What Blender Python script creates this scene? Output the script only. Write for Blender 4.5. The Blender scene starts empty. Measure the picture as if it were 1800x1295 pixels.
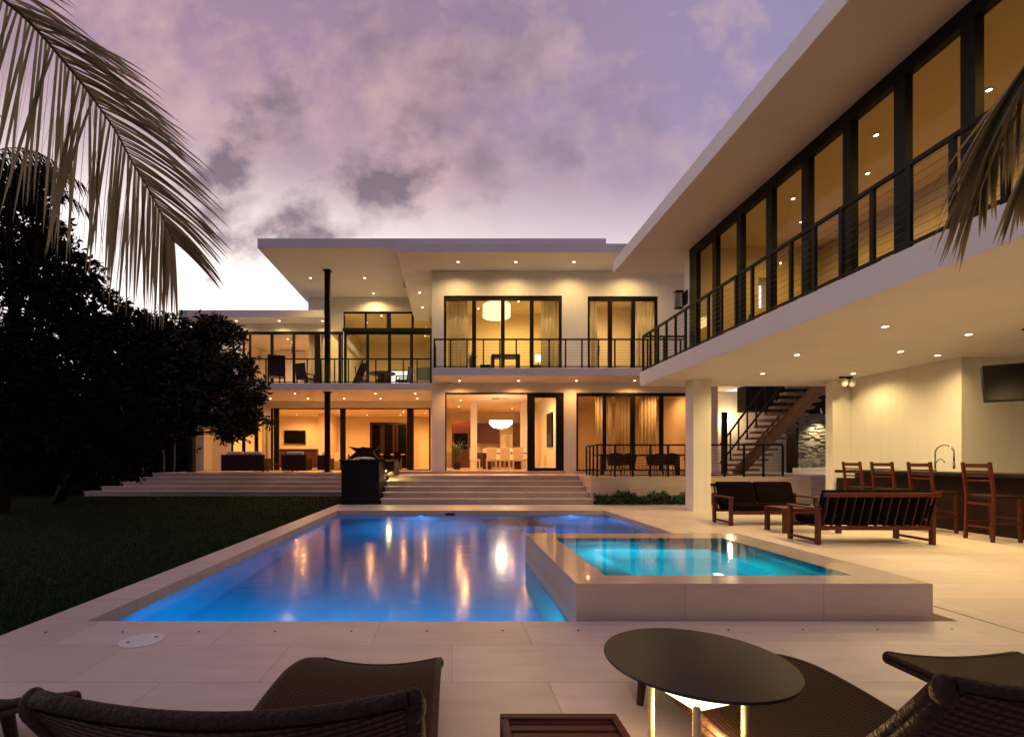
import bpy, math, random
import numpy as np
from mathutils import Vector, Matrix
R = math.radians
random.seed(7); rng = np.random.default_rng(7)
scene = bpy.context.scene
COL = scene.collection
# ------------------------------------------------------------------ camera
EYE = 1.4
cam_d = bpy.data.cameras.new("camera"); cam = bpy.data.objects.new("camera", cam_d); COL.objects.link(cam)
cam.location = (0, 0, EYE); cam.rotation_euler = (R(90), 0, 0)
cam_d.sensor_width = 36; cam_d.lens = 17.0
cam_d.shift_x = (900-794)/1800; cam_d.shift_y = (808-647.5)/1800
cam_d.clip_start = 0.05; cam_d.clip_end = 2000
scene.camera = cam
scene.view_settings.view_transform = 'Standard'; scene.view_settings.look = 'None'
scene.view_settings.exposure = 0.1; scene.view_settings.gamma = 1.0
scene.cycles.use_denoising = True
scene.cycles.max_bounces = 8; scene.cycles.transparent_max_bounces = 16
scene.cycles.sample_clamp_indirect = 4.0
scene.cycles.caustics_reflective = False; scene.cycles.caustics_refractive = False

# ------------------------------------------------------------------ sky (world)
world = bpy.data.worlds.new("World"); scene.world = world; world.use_nodes = True
def build_world():
    nt = world.node_tree; N = nt.nodes; L = nt.links; N.clear()
    def nd(t, **k):
        n = N.new(t)
        for a, b in k.items(): setattr(n, a, b)
        return n
    def math_(op, a, b=None, c=None, clamp=False):
        n = nd('ShaderNodeMath', operation=op, use_clamp=clamp)
        for i, v in enumerate((a, b, c)):
            if v is None: continue
            if isinstance(v, (int, float)): n.inputs[i].default_value = v
            else: L.new(v, n.inputs[i])
        return n.outputs[0]
    def mix(f, a, b):
        n = nd('ShaderNodeMix', data_type='RGBA')
        for s, v in ((0, f), (6, a), (7, b)):
            if isinstance(v, tuple): n.inputs[s].default_value = (*v, 1)
            elif isinstance(v, (int, float)): n.inputs[s].default_value = v
            else: L.new(v, n.inputs[s])
        return n.outputs[2]
    def ramp(fac, stops):
        n = nd('ShaderNodeValToRGB'); e = n.color_ramp.elements
        while len(e) < len(stops): e.new(.5)
        for i, (p, c) in enumerate(stops): e[i].position = p; e[i].color = (*c, 1)
        L.new(fac, n.inputs[0]); return n.outputs[0]
    tc = nd('ShaderNodeTexCoord'); sp = nd('ShaderNodeSeparateXYZ'); L.new(tc.outputs['Generated'], sp.inputs[0])
    X, Y, Z = sp.outputs
    # glow of the set sun is low and to the left of the view
    dot = math_('ADD', math_('MULTIPLY', X, -.38), math_('MULTIPLY', Y, .92))
    front = math_('MULTIPLY_ADD', dot, .5, .5, clamp=True)
    zz = math_('ADD', Z, math_('MULTIPLY', math_('SUBTRACT', 1.0, front), .30))
    west = ramp(zz, [(0, (1.15, .95, .85)), (.20, (1.25, 1.12, 1.08)), (.38, (1.15, 1.02, .99)), (.45, (.80, .66, .67)),
                     (.53, (.52, .36, .42)), (.63, (.37, .24, .335)), (1, (.19, .145, .26))])
    east = ramp(Z, [(0, (.07, .055, .065)), (.25, (.16, .125, .18)), (.6, (.27, .22, .40)), (1, (.19, .15, .30))])
    west = mix(math_('MULTIPLY', math_('MULTIPLY', math_('ADD', X, .02, clamp=True), 1.6, clamp=True), ramp(Z, [(.3, (0,0,0)), (.5, (1,1,1))])), west, (.29, .255, .43))
    f2 = ramp(front, [(.25, (0, 0, 0)), (.72, (1, 1, 1))])
    base = mix(f2, east, west)
    # planar coordinates straight ahead: u = x/y, v = z/y
    ys = math_('MAXIMUM', Y, .05)
    u = math_('DIVIDE', X, ys); v = math_('DIVIDE', Z, ys)
    cb = nd('ShaderNodeCombineXYZ'); L.new(u, cb.inputs[0]); L.new(v, cb.inputs[1])
    def noise(scale, detail, vec, sx=1, sy=1, rough=.55, off=0, rot=0):
        m = nd('ShaderNodeMapping'); m.inputs['Scale'].default_value = (sx, sy, 1); m.inputs['Location'].default_value = (off, off, off)
        m.inputs['Rotation'].default_value = (0, 0, R(rot))
        L.new(vec, m.inputs[0]); n = nd('ShaderNodeTexNoise'); n.inputs['Scale'].default_value = scale
        n.inputs['Detail'].default_value = detail; n.inputs['Roughness'].default_value = rough
        L.new(m.outputs[0], n.inputs['Vector']); return n.outputs['Fac']
    n1 = noise(8.0, 9, cb.outputs[0], 1, 1.2, off=3.1, rot=20, rough=.58); n2 = noise(4.6, 6, cb.outputs[0], 1.0, 1.05, off=9.7, rot=32, rough=.52)
    blobs = [(-.43, .64, .15, .07, 1.0, -48), (-.38, .485, .18, .05, 1.0, -14), (-.29, .462, .15, .035, 1.0, -6), (-.46, .50, .10, .05, .9, -10), (-.135, .555, .10, .075, 1.0, 0), (-.06, .73, .06, .15, .6, 22),
             (.09, .60, .07, .05, .5, -35), (.19, .65, .09, .05, .45, 30), (.16, .84, .07, .10, .35, 15), (-.60, .46, .12, .04, .9, 0),
             (-.13, .87, .07, .12, .35, 15), (.02, .53, .04, .02, .35, 0), (-.50, .374, .018, .010, .8, 0)]
    tot = None
    for (cx, cy, rx, ry, amt, ang) in blobs:
        m = nd('ShaderNodeMapping', vector_type='TEXTURE'); m.inputs['Location'].default_value = (cx, cy, 0); m.inputs['Rotation'].default_value = (0, 0, R(-ang))
        m.inputs['Scale'].default_value = (rx, ry, 1); L.new(cb.outputs[0], m.inputs[0])
        ln = nd('ShaderNodeVectorMath', operation='LENGTH'); L.new(m.outputs[0], ln.inputs[0])
        q = math_('SUBTRACT', 1.30, ln.outputs['Value'])
        q = math_('ADD', q, math_('MULTIPLY', math_('SUBTRACT', n1, .5), 3.6))
        q = math_('MULTIPLY', math_('MULTIPLY', q, .85, clamp=True), amt)
        tot = q if tot is None else math_('MAXIMUM', tot, q)
    inf = math_('GREATER_THAN', Y, .08)
    tot = math_('MULTIPLY', tot, inf)
    wisp = ramp(n2, [(.47, (0, 0, 0)), (.66, (1, 1, 1))])
    w3 = noise(5.0, 5, cb.outputs[0], 1.0, 1.0, off=21.3, rot=-24)
    wl = ramp(w3, [(.46, (0, 0, 0)), (.64, (1, 1, 1))])
    hi = ramp(Z, [(.38, (0, 0, 0)), (.55, (1, 1, 1))])
    pink = mix(.6, base, (.74, .49, .45))
    c0 = mix(math_('MULTIPLY', math_('MULTIPLY', wl, hi), .8), base, pink)
    c1 = mix(math_('MULTIPLY', math_('MULTIPLY', wisp, hi), .36), c0, (.235, .165, .235))
    cloudc = ramp(n1, [(.36, (.44, .30, .33)), (.60, (.17, .12, .165))])
    c2 = mix(math_('MULTIPLY', tot, .88), c1, cloudc)
    bg = nd('ShaderNodeBackground'); L.new(c2, bg.inputs[0]); bg.inputs[1].default_value = 1.0
    # the physical twilight sky adds its blue from overhead
    sky = nd('ShaderNodeTexSky'); sky.sky_type = 'NISHITA'; sky.sun_disc = False
    sky.sun_elevation = R(0.5); sky.sun_rotation = R(-22)
    bg2 = nd('ShaderNodeBackground'); L.new(sky.outputs[0], bg2.inputs[0]); bg2.inputs[1].default_value = .02
    ad = nd('ShaderNodeAddShader'); L.new(bg.outputs[0], ad.inputs[0]); L.new(bg2.outputs[0], ad.inputs[1])
    out = nd('ShaderNodeOutputWorld'); L.new(ad.outputs[0], out.inputs[0])
build_world()

# ------------------------------------------------------------------ helpers
def P(px, py, Y):               # a point of the scene at depth Y seen in direction (px,py) of the 1800 px survey photo
    return Vector(((px-794)*Y/850, Y, EYE + (808-py)*Y/850))
class MB:
    def __init__(s): s.v = []; s.f = []; s.m = []
    def add(s, vs, fs, mi=0):
        b = len(s.v); s.v += [tuple(v) for v in vs]; s.f += [tuple(i+b for i in f) for f in fs]; s.m += [mi]*len(fs); return s
    def box(s, x0, x1, y0, y1, z0, z1, mi=0):
        v = [(x, y, z) for z in (z0, z1) for y in (y0, y1) for x in (x0, x1)]
        return s.add(v, [(0,2,3,1),(4,5,7,6),(0,1,5,4),(2,6,7,3),(0,4,6,2),(1,3,7,5)], mi)
    def obox(s, c, ax, ay, az, mi=0):       # oriented box: centre, three half-vectors
        c, ax, ay, az = map(Vector, (c, ax, ay, az))
        v = [c+ax*i+ay*j+az*k for k in (-1,1) for j in (-1,1) for i in (-1,1)]
        return s.add(v, [(0,2,3,1),(4,5,7,6),(0,1,5,4),(2,6,7,3),(0,4,6,2),(1,3,7,5)], mi)
    def bar(s, a, b, w, h, up=(0,0,1), mi=0):
        a, b = Vector(a), Vector(b); d = (b-a); l = d.length; d.normalize(); up = Vector(up)
        if abs(d.dot(up)) > .99: up = Vector((0,1,0))
        sd = d.cross(up).normalized(); u = sd.cross(d).normalized()
        return s.obox((a+b)/2, d*l/2, sd*w/2, u*h/2, mi)
    def tube(s, pts, rad, n=8, mi=0, cap=True):
        pts = [Vector(p) for p in pts]
        if isinstance(rad, (int, float)): rad = [rad]*len(pts)
        rings = []; ref = Vector((0,0,1))
        for i, p in enumerate(pts):
            d = (pts[min(i+1, len(pts)-1)] - pts[max(i-1, 0)]).normalized()
            if abs(d.dot(ref)) > .95: ref = Vector((1,0,0)) if abs(d.x) < .9 else Vector((0,1,0))
            a = d.cross(ref).normalized(); b = d.cross(a).normalized()
            rings.append([p + (a*math.cos(2*math.pi*k/n) + b*math.sin(2*math.pi*k/n))*rad[i] for k in range(n)])
        vs = [q for r in rings for q in r]; fs = []
        for i in range(len(pts)-1):
            for k in range(n): fs.append((i*n+k, i*n+(k+1)%n, (i+1)*n+(k+1)%n, (i+1)*n+k))
        if cap: fs.append(tuple(range(n-1, -1, -1))); fs.append(tuple((len(pts)-1)*n+k for k in range(n)))
        return s.add(vs, fs, mi)
    def lathe(s, c, prof, n=32, mi=0):       # prof: (radius, z)
        vs = []; fs = []
        for (r, z) in prof:
            for k in range(n):
                a = 2*math.pi*k/n; vs.append((c[0]+r*math.cos(a), c[1]+r*math.sin(a), c[2]+z))
        for i in range(len(prof)-1):
            for k in range(n): fs.append((i*n+k, i*n+(k+1)%n, (i+1)*n+(k+1)%n, (i+1)*n+k))
        fs.append(tuple(range(n-1, -1, -1))); fs.append(tuple((len(prof)-1)*n+k for k in range(n)))
        return s.add(vs, fs, mi)
    def ball(s, c, rx, ry, rz, n=14, m=9, jit=0, mi=0):
        vs = []; fs = []
        for i in range(m+1):
            t = math.pi*i/m
            for k in range(n):
                a = 2*math.pi*k/n; j = 1 + random.uniform(-jit, jit)
                vs.append((c[0]+rx*math.sin(t)*math.cos(a)*j, c[1]+ry*math.sin(t)*math.sin(a)*j, c[2]+rz*math.cos(t)*j))
        for i in range(m):
            for k in range(n): fs.append((i*n+k, (i+1)*n+k, (i+1)*n+(k+1)%n, i*n+(k+1)%n))
        return s.add(vs, fs, mi)
    def grid(s, us, ws, filled, a0, a1, axes='xzy', mi=0):
        """solid of grid cells in the plane of the first two axes, extruded along the third; only outer faces are made"""
        ix = {'x':0,'y':1,'z':2}; A, B, Cc = (ix[c] for c in axes)
        nu, nw = len(us)-1, len(ws)-1
        F = lambda i, j: 0 <= i < nu and 0 <= j < nw and filled(i, j)
        def pt(u, w, a):
            p = [0,0,0]; p[A] = u; p[B] = w; p[Cc] = a; return tuple(p)
        for i in range(nu):
            for j in range(nw):
                if not F(i, j): continue
                u0, u1, w0, w1 = us[i], us[i+1], ws[j], ws[j+1]
                for a in (a0, a1): s.add([pt(u0,w0,a), pt(u1,w0,a), pt(u1,w1,a), pt(u0,w1,a)], [(0,1,2,3)], mi)
                if not F(i-1, j): s.add([pt(u0,w0,a0), pt(u0,w1,a0), pt(u0,w1,a1), pt(u0,w0,a1)], [(0,1,2,3)], mi)
                if not F(i+1, j): s.add([pt(u1,w0,a0), pt(u1,w1,a0), pt(u1,w1,a1), pt(u1,w0,a1)], [(0,1,2,3)], mi)
                if not F(i, j-1): s.add([pt(u0,w0,a0), pt(u1,w0,a0), pt(u1,w0,a1), pt(u0,w0,a1)], [(0,1,2,3)], mi)
                if not F(i, j+1): s.add([pt(u0,w1,a0), pt(u1,w1,a0), pt(u1,w1,a1), pt(u0,w1,a1)], [(0,1,2,3)], mi)
        return s
    def holes(s, u0, u1, w0, w1, openings, a0, a1, axes='xzy', mi=0):
        us = sorted({u0, u1, *[min(max(v, u0), u1) for o in openings for v in o[:2]]}); ws = sorted({w0, w1, *[min(max(v, w0), w1) for o in openings for v in o[2:]]})
        def fl(i, j):
            cu, cw = (us[i]+us[i+1])/2, (ws[j]+ws[j+1])/2
            return not any(o[0] < cu < o[1] and o[2] < cw < o[3] for o in openings)
        return s.grid(us, ws, fl, a0, a1, axes, mi)
    def build(s, name, mat, parent=None, smooth=False, bevel=0, loc=None):
        me = bpy.data.meshes.new(name)
        o = Vector((0,0,0))
        if parent is not None: o = world_loc(parent)
        elif loc is not None: o = Vector(loc)
        vs = np.array(s.v, dtype=np.float64).reshape(-1, 3) - np.array(o)
        me.from_pydata(vs.tolist(), [], s.f)
        mats = mat if isinstance(mat, (list, tuple)) else [mat]
        for m in mats: me.materials.append(m)
        if len(mats) > 1: me.polygons.foreach_set('material_index', s.m)
        import bmesh
        if len(s.f) < 60000:
            bm = bmesh.new(); bm.from_mesh(me); bmesh.ops.recalc_face_normals(bm, faces=bm.faces); bm.to_mesh(me); bm.free()
        if smooth: me.polygons.foreach_set('use_smooth', [True]*len(me.polygons))
        ob = bpy.data.objects.new(name, me); COL.objects.link(ob)
        if parent is not None: ob.parent = parent
        elif loc is not None: ob.location = loc
        if bevel:
            b = ob.modifiers.new('bevel', 'BEVEL'); b.width = bevel; b.segments = 2; b.limit_method = 'ANGLE'; b.angle_limit = R(40)
        return ob
def world_loc(o):
    v = Vector((0,0,0))
    while o is not None: v += o.location; o = o.parent
    return v
def face_up(o):
    for p in o.data.polygons:
        if p.normal.z < 0: p.flip()
    o.data.update()
    return o
def tag(o, label=None, cat=None, group=None, kind=None):
    if label: o['label'] = label
    if cat: o['category'] = cat
    if group: o['group'] = group
    if kind: o['kind'] = kind
    return o
def thing(name, loc, label, cat, group=None):
    o = bpy.data.objects.new(name, None); COL.objects.link(o); o.location = loc; o.empty_display_size = .2
    return tag(o, label, cat, group)
def copy_tree(o, parent=None):
    c = o.copy(); COL.objects.link(c); c.parent = parent
    for ch in [x for x in bpy.data.objects if x.parent is o]: copy_tree(ch, c)
    return c
def lamp(kind, loc, power, color, parent=None, size=.1, rot=None, spot=150, blend=1.0, name='lamp_light', size_y=None, spread=None):
    d = bpy.data.lights.new(name, kind); d.energy = power; d.color = color
    if kind == 'AREA':
        d.shape = 'RECTANGLE' if size_y else 'SQUARE'; d.size = size
        if size_y: d.size_y = size_y
        if spread: d.spread = R(spread)
    else: d.shadow_soft_size = size
    if kind == 'SPOT': d.spot_size = R(spot); d.spot_blend = blend
    o = bpy.data.objects.new(name, d); COL.objects.link(o)
    o.location = Vector(loc) - (world_loc(parent) if parent else Vector((0,0,0)))
    if parent: o.parent = parent
    if rot: o.rotation_euler = rot
    return o

# ------------------------------------------------------------------ materials
def mat(name, base=(.5,.5,.5), rough=.5, metal=0, spec=.5, noise=None, bump=0, bscale=40, emit=None, estr=0, detail=6, stretch=None, coat=0):
    m = bpy.data.materials.new(name); m.use_nodes = True; nt = m.node_tree; b = nt.nodes['Principled BSDF']
    b.inputs['Base Color'].default_value = (*base, 1); b.inputs['Roughness'].default_value = rough; b.inputs['Metallic'].default_value = metal
    b.inputs['Specular IOR Level'].default_value = spec
    if coat: b.inputs['Coat Weight'].default_value = coat
    if emit: b.inputs['Emission Color'].default_value = (*emit, 1); b.inputs['Emission Strength'].default_value = estr
    if noise or bump:
        tc = nt.nodes.new('ShaderNodeTexCoord'); mp = nt.nodes.new('ShaderNodeMapping'); nt.links.new(tc.outputs['Object'], mp.inputs[0])
        if stretch: mp.inputs['Scale'].default_value = stretch
        if noise:                        # (scale, second colour)
            n = nt.nodes.new('ShaderNodeTexNoise'); n.inputs['Scale'].default_value = noise[0]; n.inputs['Detail'].default_value = detail
            nt.links.new(mp.outputs[0], n.inputs['Vector'])
            cr = nt.nodes.new('ShaderNodeValToRGB'); cr.color_ramp.elements[0].position = .3; cr.color_ramp.elements[1].position = .7
            cr.color_ramp.elements[0].color = (*base, 1); cr.color_ramp.elements[1].color = (*noise[1], 1)
            nt.links.new(n.outputs['Fac'], cr.inputs[0]); nt.links.new(cr.outputs[0], b.inputs['Base Color'])
            rr = nt.nodes.new('ShaderNodeMapRange'); rr.inputs[3].default_value = max(rough-.07, .02); rr.inputs[4].default_value = min(rough+.08, 1)
            nt.links.new(n.outputs['Fac'], rr.inputs[0]); nt.links.new(rr.outputs[0], b.inputs['Roughness'])
        if bump:
            n2 = nt.nodes.new('ShaderNodeTexNoise'); n2.inputs['Scale'].default_value = bscale; n2.inputs['Detail'].default_value = 5
            nt.links.new(mp.outputs[0], n2.inputs['Vector'])
            bp = nt.nodes.new('ShaderNodeBump'); bp.inputs['Strength'].default_value = bump; bp.inputs['Distance'].default_value = .01
            nt.links.new(n2.outputs['Fac'], bp.inputs['Height']); nt.links.new(bp.outputs[0], b.inputs['Normal'])
    return m
def stone_mat(name, c1, c2, cj, tw, th, rough=.42, plane='xy', joint=.006, streak=.5):
    m = bpy.data.materials.new(name); m.use_nodes = True; nt = m.node_tree; N = nt.nodes; L = nt.links; b = N['Principled BSDF']
    tc = N.new('ShaderNodeTexCoord'); geo = tc.outputs['Object']
    sp = N.new('ShaderNodeSeparateXYZ'); L.new(geo, sp.inputs[0]); cb = N.new('ShaderNodeCombineXYZ')
    i = {'x':0,'y':1,'z':2}; L.new(sp.outputs[i[plane[0]]], cb.inputs[0]); L.new(sp.outputs[i[plane[1]]], cb.inputs[1])
    br = N.new('ShaderNodeTexBrick'); L.new(cb.outputs[0], br.inputs['Vector'])
    br.inputs['Scale'].default_value = 1; br.inputs['Brick Width'].default_value = tw; br.inputs['Row Height'].default_value = th
    br.inputs['Mortar Size'].default_value = joint; br.inputs['Mortar Smooth'].default_value = .3; br.offset = .5
    br.inputs['Color1'].default_value = (*c1, 1); br.inputs['Color2'].default_value = (*[x*.83 for x in c1], 1); br.inputs['Mortar'].default_value = (*cj, 1)
    mp = N.new('ShaderNodeMapping'); mp.inputs['Scale'].default_value = (1.0, 5.5, 1); L.new(cb.outputs[0], mp.inputs[0])
    n = N.new('ShaderNodeTexNoise'); n.inputs['Scale'].default_value = 1.6; n.inputs['Detail'].default_value = 9; n.inputs['Roughness'].default_value = .62; L.new(mp.outputs[0], n.inputs['Vector'])
    r1 = N.new('ShaderNodeValToRGB'); r1.color_ramp.elements[0].position = .42; r1.color_ramp.elements[1].position = .72
    r1.color_ramp.elements[0].color = (0,0,0,1); r1.color_ramp.elements[1].color = (streak, streak, streak, 1); L.new(n.outputs['Fac'], r1.inputs[0])
    mx = N.new('ShaderNodeMix'); mx.data_type = 'RGBA'; L.new(r1.outputs[0], mx.inputs[0]); L.new(br.outputs['Color'], mx.inputs[6]); mx.inputs[7].default_value = (*c2, 1)
    n2 = N.new('ShaderNodeTexNoise'); n2.inputs['Scale'].default_value = .55; n2.inputs['Detail'].default_value = 4; L.new(geo, n2.inputs['Vector'])
    r2 = N.new('ShaderNodeMapRange'); r2.inputs[1].default_value = .3; r2.inputs[2].default_value = .7; r2.inputs[3].default_value = .86; r2.inputs[4].default_value = 1.05; L.new(n2.outputs['Fac'], r2.inputs[0])
    mm = N.new('ShaderNodeVectorMath'); mm.operation = 'SCALE'; L.new(mx.outputs[2], mm.inputs[0]); L.new(r2.outputs[0], mm.inputs['Scale'])
    L.new(mm.outputs[0], b.inputs['Base Color'])
    r3 = N.new('ShaderNodeMapRange'); r3.inputs[3].default_value = rough-.2; r3.inputs[4].default_value = rough+.15; L.new(n.outputs['Fac'], r3.inputs[0]); L.new(r3.outputs[0], b.inputs['Roughness'])
    bp = N.new('ShaderNodeBump'); bp.inputs['Strength'].default_value = .35; bp.inputs['Distance'].default_value = .004; bp.invert = True
    L.new(br.outputs['Fac'], bp.inputs['Height']); L.new(bp.outputs[0], b.inputs['Normal'])
    return m
def glass_mat(name, tint=(.93,.96,.94), rough=.0, ior=1.5, boost=1.0):
    m = bpy.data.materials.new(name); m.use_nodes = True; nt = m.node_tree; N = nt.nodes; L = nt.links; N.clear()
    t = N.new('ShaderNodeBsdfTransparent'); t.inputs[0].default_value = (*tint, 1)
    g = N.new('ShaderNodeBsdfGlossy'); g.inputs['Roughness'].default_value = rough
    f = N.new('ShaderNodeFresnel'); ge = N.new('ShaderNodeNewGeometry'); mr = N.new('ShaderNodeMapRange')
    mr.inputs[3].default_value = ior; mr.inputs[4].default_value = 1/ior; L.new(ge.outputs['Backfacing'], mr.inputs[0]); L.new(mr.outputs[0], f.inputs[0])
    mu = N.new('ShaderNodeMath'); mu.operation = 'MULTIPLY'; mu.use_clamp = True; mu.inputs[1].default_value = boost; L.new(f.outputs[0], mu.inputs[0])
    mx = N.new('ShaderNodeMixShader'); L.new(mu.outputs[0], mx.inputs[0]); L.new(t.outputs[0], mx.inputs[1]); L.new(g.outputs[0], mx.inputs[2])
    o = N.new('ShaderNodeOutputMaterial'); L.new(mx.outputs[0], o.inputs[0])
    return m, g
def water_mat(name, tint, bump, scale, rough):
    m, g = glass_mat(name, tint, rough, 1.33, 1.0); nt = m.node_tree; N = nt.nodes; L = nt.links
    tc = N.new('ShaderNodeTexCoord'); mp = N.new('ShaderNodeMapping'); mp.inputs['Scale'].default_value = (1, 3.5, 1); L.new(tc.outputs['Object'], mp.inputs[0])
    n = N.new('ShaderNodeTexNoise'); n.inputs['Scale'].default_value = scale; n.inputs['Detail'].default_value = 3; L.new(mp.outputs[0], n.inputs['Vector'])
    b = N.new('ShaderNodeBump'); b.inputs['Strength'].default_value = bump; b.inputs['Distance'].default_value = .02; L.new(n.outputs['Fac'], b.inputs['Height'])
    L.new(b.outputs[0], g.inputs['Normal'])
    for x in N:
        if x.type == 'FRESNEL': L.new(b.outputs[0], x.inputs['Normal']); x.inputs[0].default_value = 1.33; [L.remove(k) for k in list(x.inputs[0].links)]
        if x.type == 'MIX_SHADER': mx = x
    rf = N.new('ShaderNodeBsdfRefraction'); rf.inputs['IOR'].default_value = 1.33; rf.inputs['Roughness'].default_value = 0.0; rf.inputs[0].default_value = (*tint, 1)
    for k in list(mx.inputs[1].links): L.remove(k)
    L.new(rf.outputs[0], mx.inputs[1])
    return m
def emis(name, col, s):
    m = bpy.data.materials.new(name); m.use_nodes = True; N = m.node_tree.nodes; N.clear()
    e = N.new('ShaderNodeEmission'); e.inputs[0].default_value = (*col, 1); e.inputs[1].default_value = s
    o = N.new('ShaderNodeOutputMaterial'); m.node_tree.links.new(e.outputs[0], o.inputs[0]); return m
def wicker_mat(name, c1, c2):
    m = bpy.data.materials.new(name); m.use_nodes = True; nt = m.node_tree; N = nt.nodes; L = nt.links; b = N['Principled BSDF']
    tc = N.new('ShaderNodeTexCoord')
    def wave(d, s):
        w = N.new('ShaderNodeTexWave'); w.bands_direction = d; w.inputs['Scale'].default_value = s; w.inputs['Distortion'].default_value = .6; w.inputs['Detail'].default_value = 1
        L.new(tc.outputs['Object'], w.inputs[0]); return w.outputs['Fac']
    wx = wave('X', 14); wy = wave('Y', 26)
    mu = N.new('ShaderNodeMath'); mu.operation = 'MULTIPLY'; L.new(wx, mu.inputs[0]); L.new(wy, mu.inputs[1])
    ad = N.new('ShaderNodeMath'); ad.operation = 'MULTIPLY_ADD'; L.new(wy, ad.inputs[0]); ad.inputs[1].default_value = .4; L.new(mu.outputs[0], ad.inputs[2])
    cr = N.new('ShaderNodeValToRGB'); cr.color_ramp.elements[0].color = (*c1, 1); cr.color_ramp.elements[1].color = (*c2, 1); L.new(ad.outputs[0], cr.inputs[0])
    L.new(cr.outputs[0], b.inputs['Base Color']); b.inputs['Roughness'].default_value = .5; b.inputs['Specular IOR Level'].default_value = .10
    bp = N.new('ShaderNodeBump'); bp.inputs['Strength'].default_value = .9; bp.inputs['Distance'].default_value = .006; L.new(ad.outputs[0], bp.inputs['Height']); L.new(bp.outputs[0], b.inputs['Normal'])
    return m
M = {}
M['stucco'] = mat('stucco', (.76,.735,.65), .75, noise=(1.1, (.80,.775,.70)), bump=.25, bscale=90)
_n = M['stucco'].node_tree; _b = _n.nodes['Principled BSDF']; _s = _b.inputs['Base Color'].links[0].from_socket
_tc = _n.nodes.new('ShaderNodeTexCoord'); _mp = _n.nodes.new('ShaderNodeMapping'); _mp.inputs['Scale'].default_value = (5, 5, .35); _n.links.new(_tc.outputs['Object'], _mp.inputs[0])
_no = _n.nodes.new('ShaderNodeTexNoise'); _no.inputs['Scale'].default_value = 1.3; _no.inputs['Detail'].default_value = 7; _n.links.new(_mp.outputs[0], _no.inputs['Vector'])
_mr = _n.nodes.new('ShaderNodeMapRange'); _mr.inputs[1].default_value = .5; _mr.inputs[2].default_value = .8; _mr.inputs[3].default_value = 1.0; _mr.inputs[4].default_value = .92; _n.links.new(_no.outputs['Fac'], _mr.inputs[0])
_vm = _n.nodes.new('ShaderNodeVectorMath'); _vm.operation = 'SCALE'; _n.links.new(_s, _vm.inputs[0]); _n.links.new(_mr.outputs[0], _vm.inputs['Scale']); _n.links.new(_vm.outputs[0], _b.inputs['Base Color'])
M['fascia'] = mat('fascia', (.74,.71,.70), .65, noise=(1.5, (.79,.76,.75)), bump=.1, bscale=60)
M['room'] = mat('room', (.74,.64,.50), .7, noise=(.8, (.78,.68,.54)))
M['room_yellow'] = mat('room_yellow', (.70,.58,.34), .7, noise=(.8, (.75,.63,.38)))
M['room_floor'] = mat('room_floor', (.48,.38,.28), .25, noise=(1.5, (.55,.44,.33)))
M['deck'] = stone_mat('deck', (.72,.62,.545), (.54,.43,.35), (.50,.41,.34), 1.22, .61)
M['wet_stone'] = mat('wet_stone', (.66,.55,.42), .16, noise=(1.4, (.72,.61,.48)), coat=.35)
M['coping'] = stone_mat('coping', (.72,.62,.54), (.44,.33,.28), (.38,.30,.26), 1.0, .6)
M['step'] = stone_mat('step', (.68,.57,.46), (.44,.34,.29), (.40,.32,.28), 1.6, .45, plane='xz')
M['spa'] = stone_mat('spa', (.72,.60,.47), (.54,.41,.29), (.50,.39,.29), 1.22, .9, plane='xz', joint=.004)
M['black_metal'] = mat('black_metal', (.006,.005,.0045), .5, spec=.15, noise=(4, (.010,.008,.007)))
M['bronze'] = mat('bronze', (.016,.009,.006), .5, spec=.2, noise=(5, (.026,.014,.01)))
M['glass'], _ = glass_mat('glass', (.93,.94,.91), 0.0, 1.45, .32)
M['water'] = water_mat('water', (.60,.88,.96), .12, 2.6, .13)
M['spa_water'] = water_mat('spa_water', (.75,.93,.97), .03, 4.0, .05)
M['plaster'] = mat('plaster', (.14,.42,.60), .7, noise=(2.5, (.19,.50,.68)), bump=.3, bscale=18)
M['spa_plaster'] = mat('spa_plaster', (.08,.42,.52), .7, noise=(3, (.11,.48,.58)), bump=.15)
M['grass_ground'] = mat('grass_ground', base=(.006,.010,.003), rough=.9, spec=.08, noise=(2.2, (.011,.017,.005)), bump=.6, bscale=60)
M['grass'] = mat('grass', base=(.015,.044,.006), rough=.7, spec=.08, noise=(.8, (.020,.050,.007)))
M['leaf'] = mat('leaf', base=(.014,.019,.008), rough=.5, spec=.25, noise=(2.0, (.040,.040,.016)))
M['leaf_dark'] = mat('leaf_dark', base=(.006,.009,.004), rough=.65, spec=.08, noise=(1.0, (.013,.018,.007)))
M['leaf_plant'] = mat('leaf_plant', (.03,.06,.02), .45, noise=(6, (.06,.10,.035)))
M['palm'] = mat('palm', (.035,.042,.014), .55, spec=.12, noise=(8, (.09,.075,.035)))
M['bark'] = mat('bark', base=(.018,.013,.010), rough=.85, spec=.08, noise=(6, (.035,.027,.02)), bump=.8, bscale=25)
M['bark_pale'] = mat('bark_pale', (.10,.085,.065), .85, noise=(9, (.17,.15,.12)), bump=.5, bscale=25)
M['wood'] = mat('wood', (.055,.010,.005), .45, spec=.3, noise=(3, (.10,.020,.010)), stretch=(1,8,8), bump=.2, bscale=20)
M['wood_dark'] = mat('wood_dark', (.014,.005,.0035), .45, spec=.25, noise=(3, (.026,.010,.006)), stretch=(1,8,8))
M['cushion'] = mat('cushion', (.005,.0035,.003), .95, spec=.0, noise=(20, (.010,.006,.005)), bump=.4, bscale=200)
M['cushion_white'] = mat('cushion_white', (.66,.58,.48), .9, noise=(8, (.72,.64,.54)), bump=.3, bscale=60)
M['wicker'] = wicker_mat('wicker', (.003,.0014,.001), (.075,.028,.016))
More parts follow.
